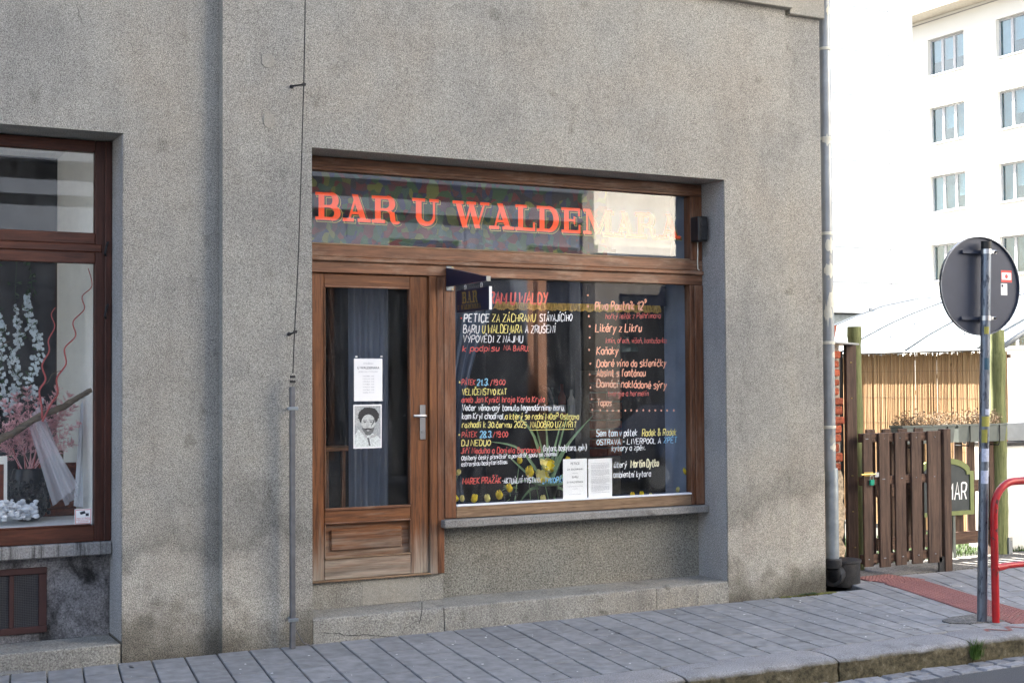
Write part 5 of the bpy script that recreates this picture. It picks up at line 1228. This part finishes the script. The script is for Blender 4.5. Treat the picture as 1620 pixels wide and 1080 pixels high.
ag = thing('agave_plant', 'large potted agave with long arching grey-green leaves in the middle of the bar window', 'plant', tuple(at(868, 792, .64)))
cbase = at(867, 775, .66)
for tip, mid, w_ in (((775, 698), (825, 712), .016), ((790, 706), (830, 745), .014), ((812, 650), (845, 690), .018), ((846, 668), (858, 715), .015), ((862, 648), (866, 705), .015), ((888, 668), (876, 715), .016), ((938, 657), (895, 708), .018), ((918, 676), (885, 722), .016), ((902, 640), (886, 700), .013), ((820, 797), (842, 772), .016), ((902, 793), (888, 772), .016), ((925, 790), (900, 762), .015), ((800, 768), (835, 760), .014), ((945, 745), (905, 742), .015), ((880, 798), (876, 785), .014)):
    Yt = .66+random.uniform(-.10, .14); mb = MB(); m1 = at(mid[0], mid[1], (.66+Yt)/2); leaf(mb, [cbase, m1, at(tip[0], tip[1], Yt)], w_); mb.build('leaf', 'leaf', ag, smooth=True)
MB().lathe([(.06, .767), (.085, .87), (.09, .875), (.0, .87)], cbase.x, .68, 18, cap=False).build('pot', 'vase', ag, smooth='auto')
def tulip(px, py, r, mat, label, Y=.55, tilt=(0, 0), double=False, stem=True):
    c = at(px, py, Y); t = thing('tulip' if not double else 'daffodil', label, 'flower', (c.x, c.y, c.z), 'yellow spring flowers in the bar window'); r *= 1.3
    zup = Vector((tilt[0], -.25+tilt[1], 1)).normalized(); ux = zup.orthogonal().normalized(); uy = zup.cross(ux)
    for k in range(10 if double else 6):
        a = k*2.4 if double else k*math.pi/3; op = .55+.5*random.random() if double else (.30 if k % 2 else .42); vs = []
        d = math.cos(a)*ux+math.sin(a)*uy; sd2 = zup.cross(d)
        for i in range(5):
            tt = i/4; rr = r*(op*math.sin(tt*2.2)+.12)*(random.uniform(.8, 1.35) if double else 1.15); h_ = r*(1.5 if not double else .8)*tt
            for j in (-1, 0, 1):
                ww = r*.52*math.sin(min(1, .18+tt*1.05)*math.pi*.92)+.001
                vs.append(c+zup*(h_-r*.6+random.uniform(-.002, .002))+d*(rr-(abs(j)*ww*.35))+sd2*j*ww)
        MB().add(vs, [(i*3+j, i*3+j+1, (i+1)*3+j+1, (i+1)*3+j) for i in range(4) for j in (0, 1)]).build('petal', mat if not double or k % 3 else 'yellow', t, smooth=True)
    if stem and c.z > .86:
        MB().tube([c-zup*r*.5, c-zup*r*1.5+Vector((0, .01, -.02)), Vector((c.x+random.uniform(-.03, .03), Y+.03, .77))], .0035, 6).build('stem', 'leaf', t)
for a_ in (
 (725, 748, .022, 'yellow_pale', 'pale yellow flower at the left edge of the bar window, leftmost of all', .42), (722, 789, .022, 'yellow', 'yellow tulip lowest in the left corner of the bar window', .42), (731, 789, .022, 'yellow_pale', 'pale yellow flower on the sill, second from the left corner'),
 (750, 789, .030, 'yellow', 'yellow tulip on the sill below the words MAREK', .45), (771, 789, .028, 'yellow_pale', 'ruffled pale flower on the sill below the word PRAŽÁK', .45), (790, 784, .034, 'yellow', 'wide yellow tulip on the sill left of the dark flower pot', .5),
 (806, 773, .030, 'yellow', 'bright yellow tulip standing in the dark pot', .5), (822, 729, .026, 'yellow', 'amber tulip half hidden high among the agave leaves'), (838, 748, .042, 'yellow', 'big pale-tipped yellow tulip left of the double daffodils', .5),
 (859, 790, .028, 'yellow_pale', 'pale yellow flower on the sill left of the petition sheet', .45), (897, 727, .022, 'yellow', 'yellow flower peeping over the petition sheet', .5), (975, 789, .016, 'yellow', 'small yellow flower on the sill right of the typed sheet', .45),
 (1000, 784, .024, 'yellow', 'yellow tulip lying on the sill right of the two sheets', .45), (1015, 783, .024, 'yellow', 'yellow tulip lying on the sill, second right of the sheets', .45), (1030, 784, .018, 'yellow_pale', 'pale yellow flower on the sill, third right of the sheets', .45),
 (1085, 746, .027, 'yellow', 'yellow tulip standing alone by the right frame of the bar window', .42), (1072, 775, .020, 'yellow_pale', 'pale yellow petals low by the right frame of the bar window', .42)):
    Yv = a_[5] if len(a_) > 5 else .48; tulip(*a_[:5], Y=Yv, tilt=(random.uniform(-.5, .5), random.uniform(-.3, .1)))
for px_, py_, r, l_ in ((868, 734, .044, 'upper ruffled yellow daffodil of the pair in the middle of the window'), (858, 752, .044, 'lower ruffled yellow daffodil of the pair in the middle of the window')): tulip(px_, py_, r, 'yellow_pale', l_, Y=.5, tilt=(.2, -1.2), double=True)
pp = at(812, 790, .52)
pt_ = thing('flower_pot', 'dark round flower pot on the bar window sill under a bright tulip', 'flower pot', (pp.x, .56, .766)); MB().lathe([(.04, .767), (.056, .835), (.06, .838), (.06, .848), (.0, .84)], pp.x, .56, 18, cap=False).build('pot', 'vase', pt_, smooth='auto')
mb = MB()
for k in range(9):
    a = random.uniform(-.06, .06); leaf(mb, [(pp.x, .56, .84), (pp.x+a, .55, .88), (pp.x+a*2.4, .53, .86+random.uniform(0, .06))], .009)
mb.build('leaves', 'leaf', pt_, kind='stuff')
lp = at(992, 556, 1.1); a = thing('pendant_lamp', 'grey-green enamel dome lamp hanging inside behind the right menu lettering', 'pendant lamp', tuple(lp))
R1 = .097; MB().lathe([(R1*math.cos(q), lp.z+R1*.95*math.sin(q)) for q in [k*math.pi/2/8 for k in range(8)]]+[(.02, lp.z+R1*.97), (.02, lp.z+R1*1.25), (.0, lp.z+R1*1.27)], lp.x, lp.y, 28, cap=False).build('shade', 'lamp', a, smooth='auto')
MB().tube([(lp.x, lp.y, lp.z+R1), (lp.x, lp.y, 3.38)], .004, 6).build('cord', 'black', a)
p = at(866, 615, .8); a = thing('gooseneck_lamp', 'black gooseneck lamp head standing behind the agave in the bar window', 'lamp', tuple(p))
MB().tube([at(858, 612, .8), at(866, 616, .8), at(873, 632, .8)], [.016, .024, .017], 12).build('head', 'black', a, smooth='auto'); MB().tube([at(873, 632, .8), at(880, 660, .82), at(884, 720, .85), at(884, 790, .85)], .006, 8).build('neck', 'black', a, smooth=True)
a = thing('brick_pillar', 'narrow exposed brick pillar inside the bar behind the menu lettering', 'pillar', (5.9, 2.2, 0)); pb_ = at(940, 640, 2.2)
MB().box(pb_.x-.02, pb_.x+.30, 2.245, 2.5, .03, 1.75).build('core', 'mortar', a)
for k in range(9):
    z = .98+k*.083
    for q in (0, 1): MB().cbox(pb_.x-.03+q*.165+(.0 if k % 2 else -.0), pb_.x+.125+q*.165, 2.19+random.uniform(-.006, .006), 2.24, z, z+.068, .006).build('brick', 'brick', a)
a = thing('bottle_shelf', 'dark shelf carrying a row of bottles on the back wall of the bar', 'shelf', (6.2, 2.6, 1.2))
sx0 = at(880, 640, 2.6).x
MB().cbox(sx0-.1, sx0+.35, 2.5, 2.72, 1.30, 1.33, .003).build('board', 'wood_h', a)
for k, (hb, mt) in enumerate(((.27, 'lamp'), (.30, 'terracotta'), (.25, 'cream'), (.29, 'lockgreen'))):
    t = thing('bottle', ('green-grey bottle at the left end of the bar shelf', 'red-brown tall bottle second on the bar shelf', 'pale short bottle third on the bar shelf', 'green bottle at the right end of the bar shelf')[k], 'bottle', (sx0-.05+k*.1, 2.58, 1.331)); xx = sx0-.05+k*.1
    MB().lathe([(.0, 1.332), (.036, 1.333), (.037, 1.33+hb*.6), (.014, 1.33+hb*.78), (.013, 1.33+hb), (.0, 1.33+hb)], xx, 2.58, 14, cap=False).build('body', mt, t, smooth='auto'); MB().lathe([(.038, 1.37), (.038, 1.44)], xx, 2.58, 14, cap=False).build('label', 'paper', t)
a = thing('wooden_stool', 'brown wooden stool standing inside behind the door glass', 'stool', (3.5, 1.6, .02)); sp_ = at(536, 706, 1.5)
MB().cbox(sp_.x-.16, sp_.x+.12, 1.4, 1.7, sp_.z-.03, sp_.z, .004).build('seat', 'wood_h', a)
for u in (-.14, .08):
    for v in (1.42, 1.65): MB().box(sp_.x+u, sp_.x+u+.03, v, v+.03, .02, sp_.z-.031).build('leg', 'wood_v', a)

# ------------------------------------------------------------------ florist's window display
random.seed(9)
vc = at(45, 770, .92); a = thing('bubble_vase', 'round black bubble-glass vase holding pink plumes in the left shop window', 'vase', (vc.x, .92, .783)); vx = vc.x
MB().lathe([(.06, .784), (.10, .82), (.122, .89), (.124, .97), (.11, 1.06), (.094, 1.115), (.086, 1.12), (.08, 1.06), (.0, .84)], vx, .92, 26, cap=False).build('bowl', 'vase', a, smooth='auto')
mb = MB()
for k in range(150):
    z = random.uniform(.83, 1.09); rr = .122-.9*max(0, z-.98)**1.5*.5-(.02 if z > 1.05 else 0); an = random.uniform(math.pi, 2*math.pi); mb.sphere((vx+rr*math.cos(an), .92+rr*math.sin(an), z), random.uniform(.010, .017), 7, 5)
mb.build('bubbles', 'vase', a, smooth=True, kind='stuff')
def plume(name, base, tip, n, spread, leafl, mat, parent, par_kind='stuff'):
    mb = MB(); b0, t0_ = Vector(base), Vector(tip); mid = (b0+t0_)/2+Vector((0, 0, (t0_-b0).length*.08))
    pts = catmull3([b0, mid, t0_], 6); mb.tube(pts, [.003*(1-i/len(pts))+.0008 for i in range(len(pts))], 4, cap=False)
    for k in range(n):
        tt = random.uniform(.35, 1); c = pts[min(len(pts)-1, int(tt*(len(pts)-1)))]; d = (pts[-1]-pts[0]).normalized()
        o_ = Vector([random.uniform(-1, 1) for _ in range(3)]); o_ -= d*o_.dot(d); o_.normalize(); l = spread*(1.15-tt*.8)*random.uniform(.4, 1); e = c+o_*l+d*l*.8
        for q in range(7):
            f = c+(e-c)*((q+1)/7); m1 = (o_+Vector([random.uniform(-.9, .9) for _ in range(3)])+d*.5).normalized()*leafl; m2 = m1.cross(d).normalized()*leafl*.3; mb.add([f, f+m1*.5+m2, f+m1, f+m1*.5-m2], [(0, 1, 2, 3)])
    return mb.build(name, mat, parent, kind=par_kind)
pk = thing('pink_foliage', 'feathery pink dyed foliage standing in the black bubble vase', 'dried foliage', (vx, .92, 1.12))
for tx, ty, Yq in ((6, 632, .9), (-25, 650, .9), (42, 612, .98), (30, 640, .85), (62, 628, .9), (92, 612, .95), (112, 622, .98), (120, 640, .9), (126, 668, .88), (116, 700, .9), (82, 640, .8), (12, 670, .82), (100, 655, 1.0), (52, 660, .8), (24, 622, 1.0), (-10, 690, .85)):
    plume('plume', (vx+random.uniform(-.03, .03), .92, 1.08), at(tx, ty, Yq), 120, .085, .013, 'pink', pk)
for z in (-.045, -.015, .02, .05): MB().tube([(vx+z, .91, 1.06), (vx+z*2.2+random.uniform(-.01, .01), .9, 1.25)], .003, 5).build('stem', 'pinkstem', pk)
tw = [[(395, 388), (365, 440), (390, 525), (345, 620), (350, 700), (300, 800), (325, 900), (280, 980), (295, 1080), (300, 1180)], [(628, 110), (655, 235), (585, 310), (600, 400), (520, 490), (538, 590), (460, 680), (470, 790), (405, 890), (410, 1000), (360, 1080), (300, 1200)]]
for q, lab in zip(tw, ('shorter curly coral-red twig rising in the left shop window', 'taller curly coral-red twig reaching the top corner of the left shop window')):
    P = catmull3([at(u/4.5, 400+v/4.5, .56) for u, v in q], 5); n = len(P); one(MB().tube(P, [.0025+.0045*i/n for i in range(n)], 7).build('curly_twig', 'pinkstem', None, smooth=True), lab, 'twig')
P = catmull3([at(-60, 730, .64), at(0, 694, .64), at(22, 684, .64), at(60, 660, .62), at(100, 643, .62), at(125, 628, .6), at(144, 617, .6)], 5); n = len(P)
one(MB().tube([p+Vector([random.uniform(-.003, .003) for _ in range(3)]) for p in P], [(.026-.010*i/n)*random.uniform(.88, 1.12) for i in range(n)], 10).build('driftwood_branch', 'branch', None, smooth=True), 'brown driftwood branch slanting across the left shop window', 'branch')
def garland(pts, label, nf, spread):
    t = thing('flower_garland', label, 'garland', tuple(pts[0]), 'white silk flower garlands in the left window'); P = catmull3([Vector(p) for p in pts], 6)
    MB().tube(P, .0018, 4).build('stem', 'leafdark', t); mb = MB(); ml = MB(); L_ = len(P)
    for k in range(nf):
        i = random.randint(int(L_*.25), L_-1); tt = i/L_; c = P[i]+Vector([random.gauss(0, 1)*spread*(.25+tt) for _ in range(3)])*Vector((1, .6, .6)).length*.5
        nrm_ = Vector((random.uniform(-.6, .6), -1, random.uniform(-.5, .6))).normalized(); u = nrm_.orthogonal().normalized(); v = nrm_.cross(u)
        for q in range(4):
            a = q*1.57+random.random()*.6; d = (u*math.cos(a)+v*math.sin(a))*random.uniform(.011, .017); e = nrm_.cross(d)*.55; mb.add([c, c+d*.6+e, c+d+nrm_*.003, c+d*.6-e], [(0, 1, 2, 3)])
    for k in range(nf//2):
        c = P[random.randint(0, L_-1)]+Vector([random.gauss(0, .018) for _ in range(3)]); d = Vector([random.uniform(-1, 1) for _ in range(3)]).normalized()*.022; e = d.orthogonal().normalized()*.009; ml.add([c-d, c+e, c+d, c-e], [(0, 1, 2, 3)])
    mb.build('blossoms', 'whiteflower', t, kind='stuff'); ml.build('leaves', 'leafdark', t, kind='stuff')
garland([at(45, 405, 1.0), at(50, 450, 1.0), at(42, 480, 1.0), at(52, 520, 1.0), at(62, 560, 1.0), at(48, 600, 1.0), at(55, 640, 1.0)], 'longest white flower garland, hanging left of the curly twigs', 150, .03)
garland([at(27, 405, 1.1), at(24, 480, 1.1), at(30, 530, 1.1), at(20, 570, 1.1), at(28, 610, 1.1), at(12, 650, 1.1)], 'white flower garland second from the twigs, hanging down to the pink foliage', 130, .03)
garland([at(-5, 405, 1.05), at(0, 500, 1.05), at(4, 530, 1.05), at(2, 600, 1.05), at(10, 640, 1.05)], 'white flower garland at the very left edge of the picture', 90, .03)
mb = MB()
for q in ([(0, 548), (8, 542), (15, 540)], [(22, 628), (26, 630), (35, 625), (34, 613), (30, 612)], [(60, 612), (75, 605), (82, 592), (97, 586)]):
    mb.tube(catmull3([at(u, v, .95) for u, v in q], 4), .0022, 5)
mb.build('thin_vine', 'branch'); one(bpy.data.objects['thin_vine'], 'thin tan vine tendrils among the white flowers', 'vine')
def drape(name, mat, quad, Y, label, cat, n=24, amp=.012, fr=22, pinch=0):
    tl, tr, br, bl = quad; vs = []
    for j in range(n+1):
        for i in range(n+1):
            u, v = i/n, j/n; x = (tl[0]*(1-u)+tr[0]*u)*(1-v)+(bl[0]*(1-u)+br[0]*u)*v; y = (tl[1]*(1-u)+tr[1]*u)*(1-v)+(bl[1]*(1-u)+br[1]*u)*v
            p = at(x, y, Y); vs.append((p.x, Y+amp*math.sin(u*fr+v*2), p.z))
    return one(MB().add(vs, [(j*(n+1)+i, j*(n+1)+i+1, (j+1)*(n+1)+i+1, (j+1)*(n+1)+i) for j in range(n) for i in range(n)]).build(name, mat, None, smooth=True), label, cat)
drape('tulle_ribbon', 'tulle', ((44, 668), (62, 662), (124, 768), (84, 800)), .66, 'sheer white tulle ribbon hanging from the driftwood branch', 'tulle'); drape('tulle_fold', 'tulle', ((50, 655), (64, 640), (122, 785), (104, 800)), .70, 'second sheer fold of white tulle falling behind the tulle ribbon', 'tulle', amp=.02, fr=14)
drape('white_drape', 'white_matte', ((128, 640), (149, 600), (150, 805), (117, 800)), 1.0, 'lilac-white cloth draped at the right side of the left shop window', 'cloth')
mb = MB()
for k in range(260):
    p = at(random.uniform(-30, 58), random.uniform(799, 824), random.uniform(.56, .8)); mb.sphere((p.x, p.y, max(.79, p.z)+random.uniform(0, .035)), random.uniform(.006, .017), 9, 6, (1.2, 1, .8))
one(mb.build('white_fleece', 'white_matte', None, smooth=True, kind='stuff'), 'fluffy white fleece lying at the foot of the vase', 'fleece')
p0, p1 = at(-30, 722, .72), at(11, 806, .72); a = thing('picture_frame', 'white framed picture at the left edge of the photo in front of the vase', 'picture frame', (p1.x-.06, .72, p1.z))
MB().cbox(p0.x, p1.x, .71, .73, max(.783, p1.z), p0.z, .004).build('frame', 'cream', a); MB().box(p0.x+.03, p1.x-.022, .705, .7095, p1.z+.06, p0.z-.05).build('picture', 'wicker', a)
p0, p1 = at(88, 700, 1.15), at(120, 766, 1.15); a = thing('wicker_basket', 'red-brown wicker basket with a paper tag behind the vase', 'basket', (p0.x, 1.15, .783))
for k in range(7):
    z0 = .783+k*.05
    mb = MB(); mb.tube([(p0.x-.12, 1.15, z0+.025), (p1.x, 1.15, z0+.025)], .027, 8); mb.build('weave_band', 'wicker', a, smooth='auto')
q0, q1 = at(92, 712, 1.1), at(101, 727, 1.1); MB().box(q0.x, q1.x, 1.115, 1.12, q1.z, q0.z).build('tag', 'dry', a)

# car parked on the far side, seen as a reflection in the bar window
car = thing('parked_car', 'dark blue car parked along the far kerb, reflected in the bar window', 'car', (13.0, -9.3, -.134))
M['carpaint'] = plain('dark_blue_car_paint', (.02, .03, .06), .25, .3, .05)
pf = [(10.95, .12), (10.9, .45), (11.0, .68), (11.9, .80), (12.55, 1.25), (13.9, 1.30), (14.75, .88), (15.1, .80), (15.15, .35), (15.1, .12)]
MB().prism(pf, 'y', -10.15, -8.55).build('body', 'carpaint', car)
for y0, y1 in ((-8.549, -8.54), (-10.16, -10.151)): MB().prism([(12.05, .82), (12.62, 1.20), (13.80, 1.24), (14.5, .88)], 'y', y0, y1).build('side_window', 'vase', car)
for x in (11.75, 14.35):
    for y in (-8.62, -10.08): MB().tube([(x, y-.1, .18), (x, y+.1, .18)], .31, 20).build('wheel', 'black', car, smooth='auto'); MB().tube([(x, y-.105, .18), (x, y+.105, .18)], .19, 14).build('rim', 'zinc', car, smooth='auto')

# grit, gum and paper flecks trodden into the pavement
random.seed(31); mb = MB()
for k in range(170):
    x, y = random.uniform(1.0, 8.6), random.uniform(-1.62, -.05); r_ = random.choice((.003, .004, .005, .009)); X = shear(x, y)
    mb.add([(X+r_*random.uniform(.6, 1.2)*math.cos(a), y+r_*random.uniform(.6, 1.2)*math.sin(a), .0022) for a in (0, 1.05, 2.1, 3.14, 4.2, 5.2)], [(0, 1, 2, 3, 4, 5)])
mb.build('pavement_flecks', 'chalk', None, kind='stuff')
mb = MB()
for k in range(26):
    x, y = random.uniform(1.0, 8.4), random.uniform(-1.6, -.1); r_ = random.uniform(.008, .018); X = shear(x, y)
    mb.add([(X+r_*random.uniform(.8, 1.1)*math.cos(a), y+r_*random.uniform(.8, 1.1)*math.sin(a), .0026) for a in [j*.7854 for j in range(8)]], [tuple(range(8))])
mb.build('trodden_gum', 'iron', None, kind='stuff')
q = Vector((6.985, -2.10, -.118)); one(MB().tube([q, q+Vector((.05, .012, 0))], .004, 8).build('cigarette_butt', 'dry'), 'orange-brown cigarette butt lying on the setts below the kerb', 'cigarette butt')
for k, (x0, x1, w_) in enumerate(((6.95, 7.5, .03),)):
    mb = MB(); pts = [(x0+(x1-x0)*i/20, -1.80+.05*math.sin(i*.9)+random.uniform(-.01, .01)) for i in range(21)]
    ribbon(mb, pts, w_, lambda u, v, kk: (u, v, .0045)); mb.build('faded_red_paint', 'tactile', kerb)
